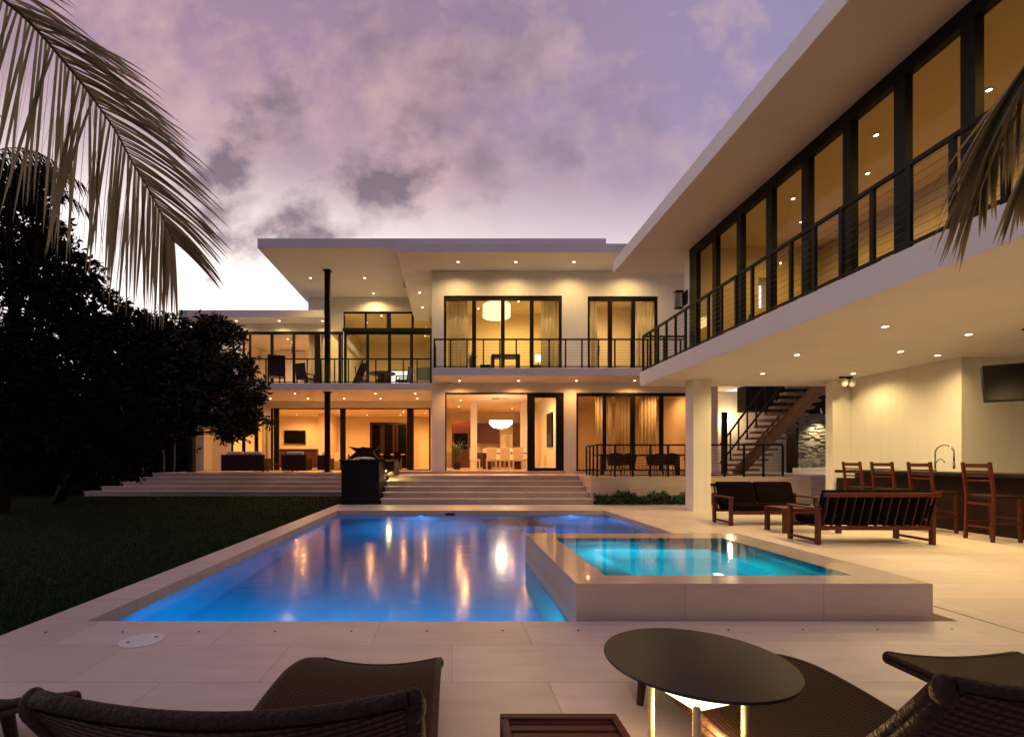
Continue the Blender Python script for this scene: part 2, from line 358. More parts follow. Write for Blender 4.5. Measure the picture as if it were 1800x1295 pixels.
M['wicker_rim'] = mat('wicker_rim', (.012,.005,.003), .5, spec=.2, noise=(60, (.04,.017,.009)), bump=.9, bscale=90)
M['black_stone'] = mat('black_stone', (.005,.005,.006), .5, spec=.2, noise=(3, (.010,.010,.011)), bump=.3, bscale=14)
M['stack_stone'] = mat('stack_stone', (.16,.135,.10), .7, noise=(3.5, (.30,.26,.20)), bump=.6, bscale=40)
M['screen'] = mat('screen', (.004,.003,.003), .3, spec=.05)
M['chrome'] = mat('chrome', (.75,.72,.68), .12, metal=1, noise=(10, (.8,.77,.72)))
M['white_plastic'] = mat('white_plastic', (.72,.70,.68), .4, noise=(10, (.76,.74,.72)))
M['disc'] = mat('disc', (.016,.015,.018), .30, spec=.3, noise=(2, (.026,.022,.024)))
M['brass'] = mat('brass', (.75,.58,.28), .4, metal=.3, noise=(8, (.80,.64,.33)))
M['cherry'] = mat('cherry', (.045,.012,.007), .35, noise=(2, (.075,.019,.011)), stretch=(1,1,6))
M['curtain'] = mat('curtain', (.72,.68,.56), .85, noise=(12, (.78,.74,.62)))
_n = M['curtain'].node_tree; _t = _n.nodes.new('ShaderNodeBsdfTranslucent'); _t.inputs[0].default_value = (.78, .72, .58, 1); _x = _n.nodes.new('ShaderNodeMixShader'); _x.inputs[0].default_value = .6
_n.links.new(_n.nodes['Principled BSDF'].outputs[0], _x.inputs[1]); _n.links.new(_t.outputs[0], _x.inputs[2]); _n.links.new(_x.outputs[0], [q for q in _n.nodes if q.type == 'OUTPUT_MATERIAL'][0].inputs[0])
M['chair_fabric'] = mat('chair_fabric', (.62,.54,.46), .8, noise=(12, (.68,.60,.52)))
M['oak'] = mat('oak', (.20,.125,.07), .5, noise=(2.5, (.29,.19,.11)), stretch=(1,6,6), bump=.2)
M['dark_green'] = mat('dark_slate', (.05,.09,.10), .5, noise=(2, (.06,.10,.11)))
M['art'] = mat('art', (.10,.05,.03), .5, noise=(2.5, (.60,.50,.40)))
_n = M['palm'].node_tree; _t = _n.nodes.new('ShaderNodeBsdfTranslucent'); _t.inputs[0].default_value = (.52, .44, .27, 1); _x = _n.nodes.new('ShaderNodeMixShader'); _x.inputs[0].default_value = .55
_n.links.new(_n.nodes['Principled BSDF'].outputs[0], _x.inputs[1]); _n.links.new(_t.outputs[0], _x.inputs[2]); _n.links.new(_x.outputs[0], [q for q in _n.nodes if q.type == 'OUTPUT_MATERIAL'][0].inputs[0])
M['bulb'] = emis('bulb', (1, .78, .48), 14)
M['bulb_soft'] = emis('bulb_soft', (1, .74, .42), 1.5)
M['crystal'] = emis('crystal', (1, .84, .58), 7)
M['lamp_glow'] = emis('lamp_glow', (1, .80, .42), 4)
M['sconce'] = emis('sconce_glow', (1, .72, .40), 16)
M['pool_lens'] = emis('pool_lens', (.25, .70, 1.0), 2.2)
M['spa_lens'] = emis('spa_lens', (.45, .95, 1.0), 5)
M['violet_lens'] = emis('violet_lens', (.35, .25, 1.0), 12)
WARM = (1, .65, .27); AMBER = (1, .43, .12); YEL = (1, .66, .24); PALE = (1, .70, .42)

# ------------------------------------------------------------------ ground, lawn, deck
TER = .85       # terrace level
b = MB()
us = [-220, -3.58, 22, 220]; ws = [-60, -6, 15.2, 320]
b.grid(us, ws, lambda i, j: not (i == 1 and j == 1), -.6, -.02, 'xyz')
tag(b.build('lawn', M['grass_ground']), kind='structure')
# pool deck with the opening for pool and spa
PX0, PX1, PY0, PY1 = -3.17, 4.25, 4.2, 13.37; SX0, SX1, SY0, SY1 = 1.10, 4.25, 4.27, 7.2
b = MB()
b.holes(-3.6, 22, -6, 15.2, [(PX0, PX1, PY0, PY1), (PX1-.01, PX1+.16, PY0, SY1+.1)], -.16, 0, 'xyz')
tag(b.build('pool_deck', M['deck']), kind='structure')
# pool basin
b = MB(); D = -1.45
o = .012
b.box(PX0-.3, PX1+.5, PY0-.3, PY1+.3, D-.2, D)                 # floor
b.box(PX0-.3, PX0-o, PY0-o, PY1+o, D, -.161); b.box(PX0-.3, PX1+.5, PY0-.3, PY0-o-.003, D, -.162)
b.box(PX0-.3, PX1+.5, PY1+o+.003, PY1+.3, D, -.162); b.box(PX1+.16+o, PX1+.5, PY0-o, PY1+o, D, -.161)
b.box(PX1+o, PX1+.16+o, SY1+.1+o, PY1+o, D, -.161)
# shelf and submerged steps in the far right corner
b.box(2.2, PX1+o-.004, 11.3, PY1+o, D+.002, -.52)
b.box(1.75, 2.2, 11.6, PY1+o, D+.003, -.62); b.box(1.30, 1.75, 11.9, PY1+o, D+.004, -.84); b.box(.85, 1.30, 12.2, PY1+o, D+.005, -1.1)
tag(b.build('pool_basin', M['plaster']), kind='structure')
b = MB(); b.holes(PX0-.005, PX1+.155, PY0-.005, PY1+.005, [(SX0+.005, SX1+.5, PY0-.5, SY1-.005)], -.122, -.12, 'xyz')
w = MB(); us = [PX0-.005, SX0+.005, PX1+.005]; 
# a single water skin (top face only) round the spa
for (x0, x1, y0, y1) in ((PX0-.008, SX0+.004, PY0-.008, PY1+.008), (SX0+.004, PX1+.008, SY1-.004, PY1+.008)):
    w.add([(x0,y0,-.115),(x1,y0,-.115),(x1,y1,-.115),(x0,y1,-.115)], [(0,1,2,3)])
tag(face_up(w.build('pool_water', M['water'])), kind='structure')
# underwater lamps (set in the walls)
def pool_light(x, y, z, ny, power, col, lens, label, r=.075):
    t = thing('pool_light', (x, y, z), label, 'pool light', None)
    m = MB(); m.tube([(x, y, z), (x, y+ny*.03, z)], r+.02, 20); m.build('trim_ring', M['plaster'], t)
    m = MB(); m.tube([(x, y+ny*.031, z), (x, y+ny*.045, z)], r, 20); m.build('lens', lens, t)
    lamp('SPOT', (x, y+ny*.12, z), power, col, t, .12, rot=(R(38)*ny, 0, 0), spot=158, blend=1.0)
pool_light(-.85, PY1+.005, -.36, -1, 300, (.02,.48,.95), M['pool_lens'], 'glowing blue underwater lamp in the far pool wall, beside the dark skimmer mouth')
pool_light(3.3, PY1+.005, -.27, -1, 420, (.10,.42,1), M['pool_lens'], 'glowing blue underwater lamp over the shallow shelf in the far right pool corner', .08)
for x, l_ in ((-2.6, 'nearest the lawn'), (-1.0, 'in its middle'), (.6, 'nearest the raised spa')):
    pool_light(x, PY0-.005, -.30, 1, 165, (.02,.46,.92), M['pool_lens'], 'blue underwater lamp in the near pool wall, ' + l_)
pool_light(2.7, SY1-.005, -.30, 1, 260, (.05,.50,.95), M['pool_lens'], 'added blue underwater lamp, out of view in the back wall of the raised spa, facing the shallow shelf')  # lamp added out of view to brighten the dark water behind the spa
t = thing('pool_light', (PX1, 9.3, -.3), 'small violet underwater lamp in the right pool wall behind the spa', 'pool light')
m = MB(); m.tube([(PX1+.01, 9.3, -.25), (PX1-.02, 9.3, -.25)], .06, 16); m.build('lens', M['violet_lens'], t)
lamp('SPOT', (PX1-.08, 9.3, -.25), 160, (.3,.2,1), t, .08, rot=(0, R(90), 0), spot=165)
m = MB(); m.box(-.18, .09, PY1-.012, PY1+.02, -.20, -.075); m.box(-.15, .06, PY1-.018, PY1-.012, -.18, -.10)
tag(m.build('pool_skimmer', M['black_metal'], loc=None), 'dark rectangular skimmer mouth in the far pool wall at the waterline', 'pool skimmer')

# ------------------------------------------------------------------ raised spa
spa = thing('spa', ((SX0+SX1)/2, (SY0+SY1)/2, -.16), 'raised square stone spa filled to the brim with turquoise water', 'spa')
TOP = .303; IX0, IX1, IY0, IY1 = 1.45, 3.80, 4.58, 6.76
m = MB(); m.grid([SX0, IX0, IX1, SX1], [SY0, IY0, IY1, SY1], lambda i, j: not (i == 1 and j == 1), -1.40, TOP, 'xyz'); m.build('wall', M['spa'], spa, bevel=.006)
m = MB(); m.grid([IX0, IX0+.42, IX1-.42, IX1], [IY0, IY0+.30, IY1-.42, IY1], lambda i, j: not (i == 1 and j == 1), -.35, -.13, 'xyz')
m.box(IX0+.002, IX1-.002, IY0+.002, IY1-.002, -.75, -.68); m.grid([IX0+.001, IX0+.421, IX1-.421, IX1-.001], [IY0+.001, IY0+.301, IY1-.421, IY1-.001], lambda i, j: not (i == 1 and j == 1), -.68, -.351, 'xyz')
# tiled lining
m.grid([IX0+.001, IX0+.012, IX1-.012, IX1-.001], [IY0+.001, IY0+.012, IY1-.012, IY1-.001], lambda i, j: not (i == 1 and j == 1), -.129, TOP-.03, 'xyz')
m.build('basin', M['spa_plaster'], spa)
m = MB(); m.grid([SX0+.004, IX0, IX1, SX1-.004], [SY0+.004, IY0, IY1, SY1-.004], lambda i, j: not (i == 1 and j == 1), TOP+.001, TOP+.005, 'xyz'); m.build('rim', M['wet_stone'], spa)
m = MB(); m.add([(IX0,IY0,TOP+.0045),(IX1,IY0,TOP+.0045),(IX1,IY1,TOP+.0045),(IX0,IY1,TOP+.0045)], [(0,1,2,3)]); face_up(m.build('water', M['spa_water'], spa))
m = MB(); m.tube([(2.95, IY0+.33, -.40), (2.95, IY0+.30, -.40)], .08, 16); m.build('lens', M['spa_lens'], spa)
m = MB(); m.lathe((3.06, 5.55, -.679), [(.05, 0), (.05, .015), (.03, .02)], 20); m.build('lens', M['spa_lens'], spa)
lamp('SPOT', (2.9, 5.4, .20), 48, (.03,.85,.80), spa, .08, spot=164, blend=.3); lamp('SPOT', (2.1, 6.0, .20), 36, (.03,.75,.86), spa, .08, spot=164, blend=.3)

# ------------------------------------------------------------------ terrace and steps
def steps(name, levels, z0, rise, label):
    """levels: list of (x0,x1,yfront,yback) from the bottom up"""
    m = MB()
    for k, (x0, x1, y0, y1) in enumerate(levels):
        za = z0 + k*rise; zb = za + rise
        m.box(x0+.03, x1-.001*k, y0+.025, y1, za - (.002 if k else .1), zb-.05)
        m.box(x0, x1-.001*k, y0, y1+.001*k, zb-.05, zb)
    return tag(m.build(name, M['step'], bevel=.004), kind='structure')
r = .17
Ys = [15.3, 15.75, 16.2, 16.65, 17.1]
steps('steps', [(-2.26, 4.5, Ys[k], Ys[k+1]+.06 if k < 4 else 17.6) for k in range(5)], 0, r, '')
Yl = [18.9, 19.28, 19.65, 20.03, 20.4]; Xl = [-14.4, -14.0, -13.4, -12.95, -12.65]
steps('steps', [(Xl[k], -2.3, Yl[k], (Yl[k+1]+.06 if k < 4 else 21.2)) for k in range(5)], 0, r, '')
m = MB()
m.box(-12.6, -2.0, 21.19, 60, 0.1, TER); m.box(-2.27, 4.5, 17.59, 60, .1, TER-.003); m.box(4.5, 11.6, 15.6, 60, -.1, TER-.001)
m.box(11.6, 24, 16.9, 60, -.1, TER-.002)
tag(m.build('terrace', M['step']), kind='structure')
m = MB(); m.box(-2.27, 4.5, 19.05, 19.6, TER-.01, .955); m.box(4.9, 10.6, 19.02, 19.6, TER-.01, .955)
tag(m.build('threshold', M['step'], bevel=.004), kind='structure')
steps('steps', [(10.9, 12.6, 15.4+.36*k, (15.4+.36*(k+1)+.05 if k < 4 else 17.4)) for k in range(5)], 0, r-.001, '')

# ------------------------------------------------------------------ the house
H = thing('house', (0, 22, 0), 'two storey modern white house with flat overhanging roofs, seen frontally behind the pool', 'house')
def part(name, m, material, parent=H, **k): return m.build(name, material, parent, **k)
Z2 = 4.75; S1 = 4.45
YM, YL = 19.2, 25.3       # wall planes of the middle block and of the recessed left part
xm = lambda px, Y=YM: (px-794)*Y/850
zz = lambda py, Y=YM: EYE+(808-py)*Y/850
# middle block front wall with its four openings
op_m = {'dining': (xm(783), xm(991), .955, zz(690)), 'family': (xm(1013), 10.2, .955, zz(690)),
        'bed': (xm(780), xm(988), Z2, zz(519.5)), 'bath': (xm(1033), xm(1157), Z2, zz(520.5))}
m = MB(); m.holes(xm(759), 10.57, TER, 8.88, [op_m['dining'], op_m['family'], op_m['bed'], op_m['bath']], YM, YM+.3); part('wall', m, M['stucco'])
# recessed left part front wall
xl = lambda px: (px-794)*YL/850
zl = lambda py: EYE+(808-py)*YL/850
op_l = {'living': (xl(475), xl(757), TER, zl(716.7)), 'study': (xl(405), xl(470), TER, zl(735)),
        'upl': (xl(425), xl(603), Z2, zl(582)), 'upr': (xl(603)+.02, xl(760)+.1, Z2, zl(582)), 'cler': (xl(603), xl(760)+.1, zl(577.5), zl(547))}
op_l['upr'] = (xl(604), xl(760), Z2, zl(582))
m = MB(); m.holes(xl(360), xl(761), TER, 8.49, [op_l['living'], op_l['study'], op_l['upl'], op_l['upr'], op_l['cler']], YL, YL+.3)
m.holes(xl(545), xl(761), 8.49, 9.89, [op_l['cler']], YL, YL+.3); part('wall', m, M['stucco'])
# corner pier at the left and other outer walls, partitions, back walls
m = MB(); m.box(xl(360), xl(374), YL-.9, YL-.002, TER, S1-.002); part('pier', m, M['stucco'])
for a_ in ((xm(759)+.001, xm(759)+.25, YM+.301, YL, TER, 8.87), (xl(360)+.001, xl(360)+.3, YL+.301, 36, TER, 8.48), (10.3, 10.569, YM+.301, 34, TER, 8.87), (10.57, 12.19, 21.6, 21.9, TER, 8.0), (12.19, 17.5, 21.6, 21.9, TER, S1)):
    m = MB(); m.box(*a_); part('wall', m, M['stucco'])
# interior walls (each room its own mesh)
def room(x0, x1, y0, y1, z0, z1, mat_, holes=()):
    m = MB(); t = .12
    m.holes(x0, x1, z0, z1, list(holes), y1, y1+t); m.box(x0-t, x0-.001, y0, y1+t, z0, z1); m.box(x1+.001, x1+t, y0, y1+t, z0, z1)
    part('room_wall', m, mat_)
    m = MB(); m.box(x0, x1, y0+.0, y1, z1, z1+.05); part('ceiling', m, mat_)
    m = MB(); m.box(x0, x1, y0+.0, y1, z0-.05, z0+.005); part('floor', m, M['room_floor'])
room(-12.48, xl(761)-.15, YL+.31, 33.5, TER, S1-.07, M['room'])
room(xm(759)+.4, xm(1000)-.1, YM+.31, 31, .95, S1-.07, M['room'])
room(xm(1004), 10.15, YM+.31, 26.0, .95, S1-.07, M['room'])
room(xm(759)+.4, xm(1000)+.1, YM+.31, 24.5, Z2, 8.75, M['room_yellow'])
room(xm(1010), xm(1180), YM+.31, 23.5, Z2, 8.75, M['room'])
room(xl(380), xl(565), YL+.31, 31, Z2, 8.40, M['room'])
room(xl(572), xl(761)-.15, YL+.31, 35, Z2, 9.80, M['room_yellow'], holes=[(xl(572)+1.9, xl(572)+3.9, 5.6, 7.9), (xl(572)+4.4, xl(572)+5.4, 5.4, 7.9)])
# slabs and roofs
m = MB(); m.box(xm(759,17.5), 12.2, 17.5, 21.5, S1, Z2-.02); m.box(xm(759)+.26, 10.29, 21.5, 31, S1, Z2-.02); part('balcony', m, M['fascia'], bevel=.01)
m = MB(); m.box(-12.4, xm(759)-.03, 21.0, 36, S1+.001, Z2-.021); part('balcony', m, M['fascia'], bevel=.01)
m = MB(); m.box(-2.0, 12.6, 17.45, 26, 8.89, 9.2); part('roof', m, M['fascia'], bevel=.01)
m = MB(); m.box(-7.8, 6.2, 19.4, 37, 9.9, 10.28); part('roof', m, M['fascia'], bevel=.01)
m = MB(); m.box(-13.6, -6.4, 24.1, 37, 8.5, 8.86); part('roof', m, M['fascia'], bevel=.01)
for a_ in ((-7.6, -7.3, YL+.31, 36.5, 8.87, 9.89), (-2.2, 6.0, 22, 22.3, 9.21, 9.89)):
    m = MB(); m.box(*a_); part('wall', m, M['stucco'])
# windows and doors
def window(x0, x1, z0, z1, y, mull, fw=.09, head=.12, skip_glass=(), foot=.06, parent=H, dep=.10, kind='window'):
    """frontal glazing: mull = list of (xa, xb) solid stiles"""
    m = MB(); m.box(x0, x1, y-dep/2, y+dep/2, z1-head, z1); m.box(x0, x1, y-dep/2+.002, y+dep/2-.002, z0+.006, z0+foot)
    m.box(x0, x0+fw, y-dep/2+.003, y+dep/2-.003, z0+foot, z1-head); m.box(x1-fw, x1, y-dep/2+.003, y+dep/2-.003, z0+foot, z1-head)
    for (a, c) in mull: m.box(a, c, y-dep/2+.004, y+dep/2-.004, z0+foot, z1-head)
    w = part(kind, m, M['black_metal'], parent)
    ed = sorted([x0+fw] + [q for p in mull for q in p] + [x1-fw])
    g = MB()
    for i in range(0, len(ed), 2):
        if i//2 in skip_glass: continue
        if skip_glass: g = MB()
        g.add([(ed[i], y, z0+foot), (ed[i+1], y, z0+foot), (ed[i+1], y, z1-head), (ed[i], y, z1-head)], [(0,1,2,3)])
        if skip_glass: g.build('pane', M['glass'], w)
    if not skip_glass: g.build('pane', M['glass'], w)
    return w
yg = YM+.10
window(*op_m['bed'][:2], Z2, op_m['bed'][3], yg, [(xm(830), xm(837)), (xm(881), xm(887.5)), (xm(932), xm(938.5))], .10, .17)
window(*op_m['bath'][:2], Z2, op_m['bath'][3], yg, [(xm(1070), xm(1077)), (xm(1111), xm(1117.5))], .10, .17)
window(op_m['family'][0], 10.2, .955, op_m['family'][3], yg, [(xm(1061), xm(1066.5)), (xm(1109.5), xm(1117.5)), (xm(1160.5), xm(1167.5))], .09, .13)
# dining doors: open on the left, stacked panels on the right
m = MB(); dx0, dx1 = op_m['dining'][:2]; dz1 = op_m['dining'][3]
m.box(dx0, dx1, yg-.12, yg+.12, dz1-.05, dz1); m.box(dx0, dx0+.04, yg-.12, yg+.12, .955, dz1-.05); part('door_frame', m, M['black_metal'])
for k, (dy, xa) in enumerate(((-.06, 927), (.06, 931))):
    window(xm(xa), dx1-.002, .96, dz1-.052, yg+dy, [(xm(981), xm(981)+.001)], .30 if k == 0 else .2, .13, kind='sliding_door', foot=.12)
# living room doors
window(op_l['living'][0], op_l['living'][1], TER, op_l['living'][3], YL+.14, [(xl(480), xl(489)), (xl(597), xl(606.5)), (xl(715), xl(727))], .09, .06, skip_glass=(1, 2), kind='sliding_door')
window(*op_l['study'][:2], TER, op_l['study'][3], YL+.14, [(xl(424), xl(429)), (xl(446), xl(452))], .08, .10)
window(op_l['upl'][0], op_l['upl'][1], Z2, op_l['upl'][3], YL+.14, [(xl(436), xl(440)), (xl(474), xl(479)), (xl(513), xl(517.5)), (xl(552), xl(561.5)), (xl(594), xl(599))], .09, .14)
window(op_l['upr'][0], op_l['upr'][1], Z2, op_l['upr'][3], YL+.14, [(xl(643), xl(648)), (xl(681.5), xl(687)), (xl(720.5), xl(726))], .13, .14)
window(op_l['cler'][0], op_l['cler'][1], op_l['cler'][2], op_l['cler'][3], YL+.14, [(xl(640.5), xl(644)), (xl(679), xl(687)), (xl(723), xl(727))], .08, .08)
m = MB(); m.box(op_l['cler'][0]-.02, xl(760), YL-.012, YL+.0, zl(583), zl(576.5)); part('transom', m, M['black_metal'])
for (xa, xb) in (((xl(572)+1.9), xl(572)+3.9), (xl(572)+4.4, xl(572)+5.4)):
    window(xa, xb, 5.6 if xa < xl(572)+3 else 5.4, 7.9, 35.06, [], .06, .06)
# steel columns
for x in (-5.58, -11.7):
    m = MB(); m.box(x-.11, x+.11, 21.62, 21.84, TER, S1); m.box(x-.17, x+.17, 21.56, 21.90, TER+.001, TER+.03); m.box(x-.17, x+.17, 21.56, 21.90, S1-.03, S1-.001); part('column', m, M['black_metal'])
m = MB(); m.box(-5.69, -5.47, 21.62, 21.84, Z2-.021, 9.9); m.box(-5.75, -5.41, 21.56, 21.90, 9.87, 9.899); part('column', m, M['black_metal'])
# railings
def railing(parent, pts, z, h, n_cable=9, spacing=None, posts=None, pw=.045):
    """pts: polyline in plan"""
    m = MB(); c = MB(); pl = []
    for (a, b_) in zip(pts[:-1], pts[1:]):
        a, b_ = Vector((*a, 0)), Vector((*b_, 0)); d = (b_-a); L_ = d.length; n = max(1, round(L_/spacing))
        m.bar(a+Vector((0,0,z+h-.025)), b_+Vector((0,0,z+h-.025)), .055, .05); m.bar(a+Vector((0,0,z+.06)), b_+Vector((0,0,z+.06)), .04, .035)
        for k in range(n_cable):
            zc = z + .13 + (h-.22)*k/(n_cable-1)
            c.tube([a+Vector((0,0,zc)), b_+Vector((0,0,zc))], .003, 4)
        for k in range(n+1): pl.append(a+d*k/n)
    w = part('railing', m, M['black_metal'], parent)
    c.build('cable', M['chrome_dark'], w)
    seen = []
    for p in pl:
        if any((p-q).length < .1 for q in seen): continue
        seen.append(p); q = MB(); q.box(p.x-pw/2, p.x+pw/2, p.y-.03, p.y+.03, z, z+h-.05); q.build('post', M['black_metal'], w)
    return w
M['chrome_dark'] = mat('chrome_dark', (.10,.09,.085), .35, metal=.6, noise=(10, (.12,.11,.10)))
railing(H, [(xm(763,17.5), 19.1), (xm(763,17.5), 17.58), (11.9, 17.58)], Z2-.02, 1.07, spacing=.585)
railing(H, [(-12.3, 21.1), (xm(759)-.12, 21.1)], Z2-.02, 1.09, spacing=.60)
# terrace railing at the right
railing(H, [(4.85, 17.4), (4.72, 15.7), (7.6, 15.7), (10.75, 15.7)], TER, 1.06, spacing=.62)
# downlights
def downlight(parent, x, y, z, power=None, col=WARM, r=.045, spot=160, lamp_on=True):
    m = MB(); m.lathe((x, y, z-.012), [(r+.03, .011), (r+.03, 0), (r, 0), (r, .008)], 18, 0); m.lathe((x, y, z-.013), [(r, 0), (r, .006)], 14, 1)
    o_ = m.build('downlight', [M['white_plastic'], M['bulb']], parent)
    if power and lamp_on: lamp('SPOT', (x, y, z-.06), power*3.2, col, parent, .05, spot=spot, blend=.85)
for x in (.24, 2.43, 4.63, 6.9): downlight(H, x, 18.3, 8.89, 42)
for y in (21.65, 23.76): downlight(H, -1.43, y, 8.89, 36)
for (x, y) in ((-6.6, 22.6), (-4.07, 22.6), (-4.0, 24.7)): downlight(H, x, y, 9.9, 48)
for x in (-11, -8.8, -6.6): downlight(H, x, 24.7, 8.5, 26)
for x in (.3, 2.57, 4.8, 7.04): downlight(H, x, 18.6, S1, 30, AMBER)
for x in (-7.2, -3.5, -1.67): downlight(H, x, 22.2, S1, 34, AMBER)
for x in (-10.8, -9, -7.14, -5.34, -3.53, -1.7): downlight(H, x, 24, S1, 30, AMBER)
# room lights: recessed ceiling lamps
def room_lights(pts, z, power, col, r=.04):
    for (x, y, on) in pts: downlight(H, x, y, z, power*1.3 if on else None, col, r, 172)
room_lights([(-8.6, 28, 1), (-6.8, 30.5, 1), (-4.6, 27.3, 1), (-3.0, 30, 1), (-1.7, 31, 1), (-10.2, 31.8, 1), (-5.6, 32, 0), (-3.4, 32.2, 0), (-2.4, 28.4, 0)], S1-.07, 120, AMBER)
room_lights([(.6, 21.8, 1), (3.4, 21.8, 1), (.4, 27, 1), (3.5, 28, 1), (.45, 24.2, 0)], S1-.07, 115, AMBER)
room_lights([(5.9, 20.9, 1), (7.4, 22.9, 1), (9.3, 21.4, 1), (6.1, 24.6, 0)], S1-.07, 36, AMBER)
room_lights([(3.1, 22.4, 1), (1.3, 23.5, 0)], 8.75, 110, YEL)
room_lights([(6.9, 21.2, 1), (7.6, 22.4, 0)], 8.75, 95, WARM)
room_lights([(-9.5, 28, 1), (-7.4, 28.6, 1)], 8.40, 90, (1, .62, .38))
room_lights([(-5.4, 27.2, 1), (-4.1, 28.2, 0), (-2.6, 27.2, 1), (-1.8, 28.6, 0), (-5.2, 29.6, 0), (-3.9, 31.2, 1), (-2.5, 31.4, 0), (-1.8, 32.8, 0)], 9.80, 75, (1, .74, .40))
room_lights([(-11.2, 27.5, 1)], S1-.07, 60, YEL)

# ------------------------------------------------------------------ right wing
W = thing('house_wing', (8, 9, 0), 'white side wing at the right with glazed upper floor and balcony above the bar', 'house')
RZ0, RZ1 = 3.59, 4.0; RF0, RF1 = 6.96, 7.31; XW = 6.35; YE = 14.4
WH = [(8.0, 8.45, 5.35, 6.15), (9.1, 9.5, 5.3, 6.0)]
m = MB(); m.box(5.6, 15, -1.5, YE, RZ0, RZ1); part('balcony', m, M['fascia'], W, bevel=.01)
m = MB(); m.box(4.81, 15.5, -1.5, YE, RF0, RF1); part('roof', m, M['fascia'], W, bevel=.01)
m = MB(); m.holes(XW, 13, RZ1, RF0, WH, 12.8, 13.2); part('wall', m, M['stucco'], W)
m = MB(); m.box(12.7, 13, -1.4, 12.8, RZ1, RF0); m.box(XW, 13, -1.4, -1.1, RZ1, RF0); part('wall', m, M['stucco'], W)
m = MB(); m.box(6.55, 7.03, 13.1, 13.55, 0, RZ0); part('pillar', m, M['stucco'], W)
m = MB(); m.box(10.4, 10.9, 13.2, 13.45, 0, RZ0); part('pillar', m, M['stucco'], W)
m = MB(); m.box(10.903, 11.15, 10.6, 13.2, 0, RZ0-.001); part('wall', m, M['stucco'], W)
m = MB(); m.box(10.9, 15, 10.34, 10.6, 0, RZ0-.002); part('wall', m, M['stucco'], W)
m = MB(); m.box(14.7, 14.98, -1.4, 10.339, 0, RZ0-.002); part('wall', m, M['stucco'], W)
# upper room inside
m = MB(); m.holes(XW+.075, 12.6, RZ1, RF0-.02, WH, 12.6, 12.79); m.box(12.5, 12.69, -1, 12.6, RZ1, RF0-.02); part('room_wall', m, M['room_yellow'], W)
m = MB(); m.box(XW+.2, 12.6, -1, 12.7, RZ1-.0, RZ1+.01); part('floor', m, M['room_floor'], W)
m = MB(); m.box(XW+.2, 12.6, -1, 12.7, RF0-.05, RF0-.01); part('ceiling', m, M['room_yellow'], W)
m = MB(); m.box(9.6, 9.8, 7.3, 12.59, RZ1+.01, RF0-.06); part('room_wall', m, M['room_yellow'], W)
# glazing along the balcony (plane x = XW)
cs = [12.52, 11.6, 10.6, 9.6, 8.62, 7.7, 6.8, 5.9, 5.0, 4.1, 3.2, 2.3, 1.4, .5, -.4]
m = MB(); m.box(XW-.06, XW+.06, -1.1, 12.8, RF0-.22, RF0-.003); m.box(XW-.06, XW+.06, -1.1, 12.8, RZ1, RZ1+.10); m.box(XW-.059, XW+.059, 12.62, 12.799, RZ1+.1, RF0-.22)
for c in cs: m.box(XW-.055, XW+.055, c-.085, c+.085, RZ1+.10, RF0-.22)
wnd = part('window', m, M['black_metal'], W)
g = MB(); g.add([(XW, -1.1, RZ1+.1), (XW, 12.65, RZ1+.1), (XW, 12.65, RF0-.22), (XW, -1.1, RF0-.22)], [(0,1,2,3)]); g.build('pane', M['glass'], wnd)
railing(W, [(5.66, -1.3), (5.66, 14.3), (6.9, 14.3)], RZ1, 1.07, spacing=.52, n_cable=9)
for (x, y) in ((7.1, 7.92), (9.0, 8.42), (9.05, 9.75), (10.15, 10.1), (7.18, 10.06), (7.88, 12.25), (10.17, 12.25), (7.1, 5.8), (9.0, 6.4), (7.1, 3.6), (9.0, 3.8)):
    downlight(W, x, y, RZ0, (30 if x > 10 else 56) if y > 5 else 36, (1, .70, .30))
for (x, y, on) in ((8.1, 11.2, 1), (8.0, 9.3, 1), (8.9, 11.9, 0), (7.1, 11.9, 0), (7.2, 10.2, 0), (7.2, 8.2, 0), (9.0, 8.3, 0), (8.0, 7.2, 1), (7.9, 5.2, 1), (9.0, 9.6, 0), (7.9, 3.0, 1)): downlight(W, x, y, RF0-.05, 23 if on else None, (1, .58, .15), .032, 172)

# lantern on the end wall of the wing
t = thing('wall_lantern', (6.28, 13.2, 5.9), 'small black box lantern on the white end wall of the upper wing', 'lantern')
m = MB(); m.box(6.14, 6.34, 13.22, 13.36, 5.55, 5.58); m.box(6.14, 6.34, 13.22, 13.36, 6.0, 6.04)
for x in (6.15, 6.31):
    for y in (13.23, 13.33): m.box(x, x+.02, y, y+.02, 5.58, 6.0)
m.box(6.34, 6.349, 13.0, 13.3, 5.6, 5.98); m.build('frame', M['black_metal'], t)
m = MB(); m.box(6.18, 6.30, 13.26, 13.32, 5.6, 5.98); m.build('pane', M['white_plastic'], t)

# ------------------------------------------------------------------ stair, stone wall, sconce beside the wing
t = thing('staircase', (11.5, 17.4, TER), 'open floating staircase with thick treads on one sloping beam, climbing behind the bar pillar', 'staircase')
y0, y1, za, zb = 19.5, 15.25, TER, RZ1; n = 16
for k in range(n):
    f = (k+.7)/n; y = y0+(y1-y0)*f; z = za+(zb-za)*(k+1)/n
    m = MB(); m.box(10.85, 12.2, y-.17, y+.17, z-.085, z); m.build('tread', M['oak'], t, bevel=.008)
m = MB(); m.bar((11.55, y0+.1, za+.0), (11.55, y1-.05, zb-.32), .30, .26); m.build('beam', M['oak'], t, bevel=.01)
m = MB(); m.bar((10.83, y0, za+1.15), (10.83, y1, zb+1.0), .05, .06); m.bar((10.83, y0, za+.42), (10.83, y1, zb+.25), .045, .05)
m.box(10.78, 10.88, y0-.3, y0-.2, za, za+1.2); rl = m.build('handrail', M['bronze'], t)
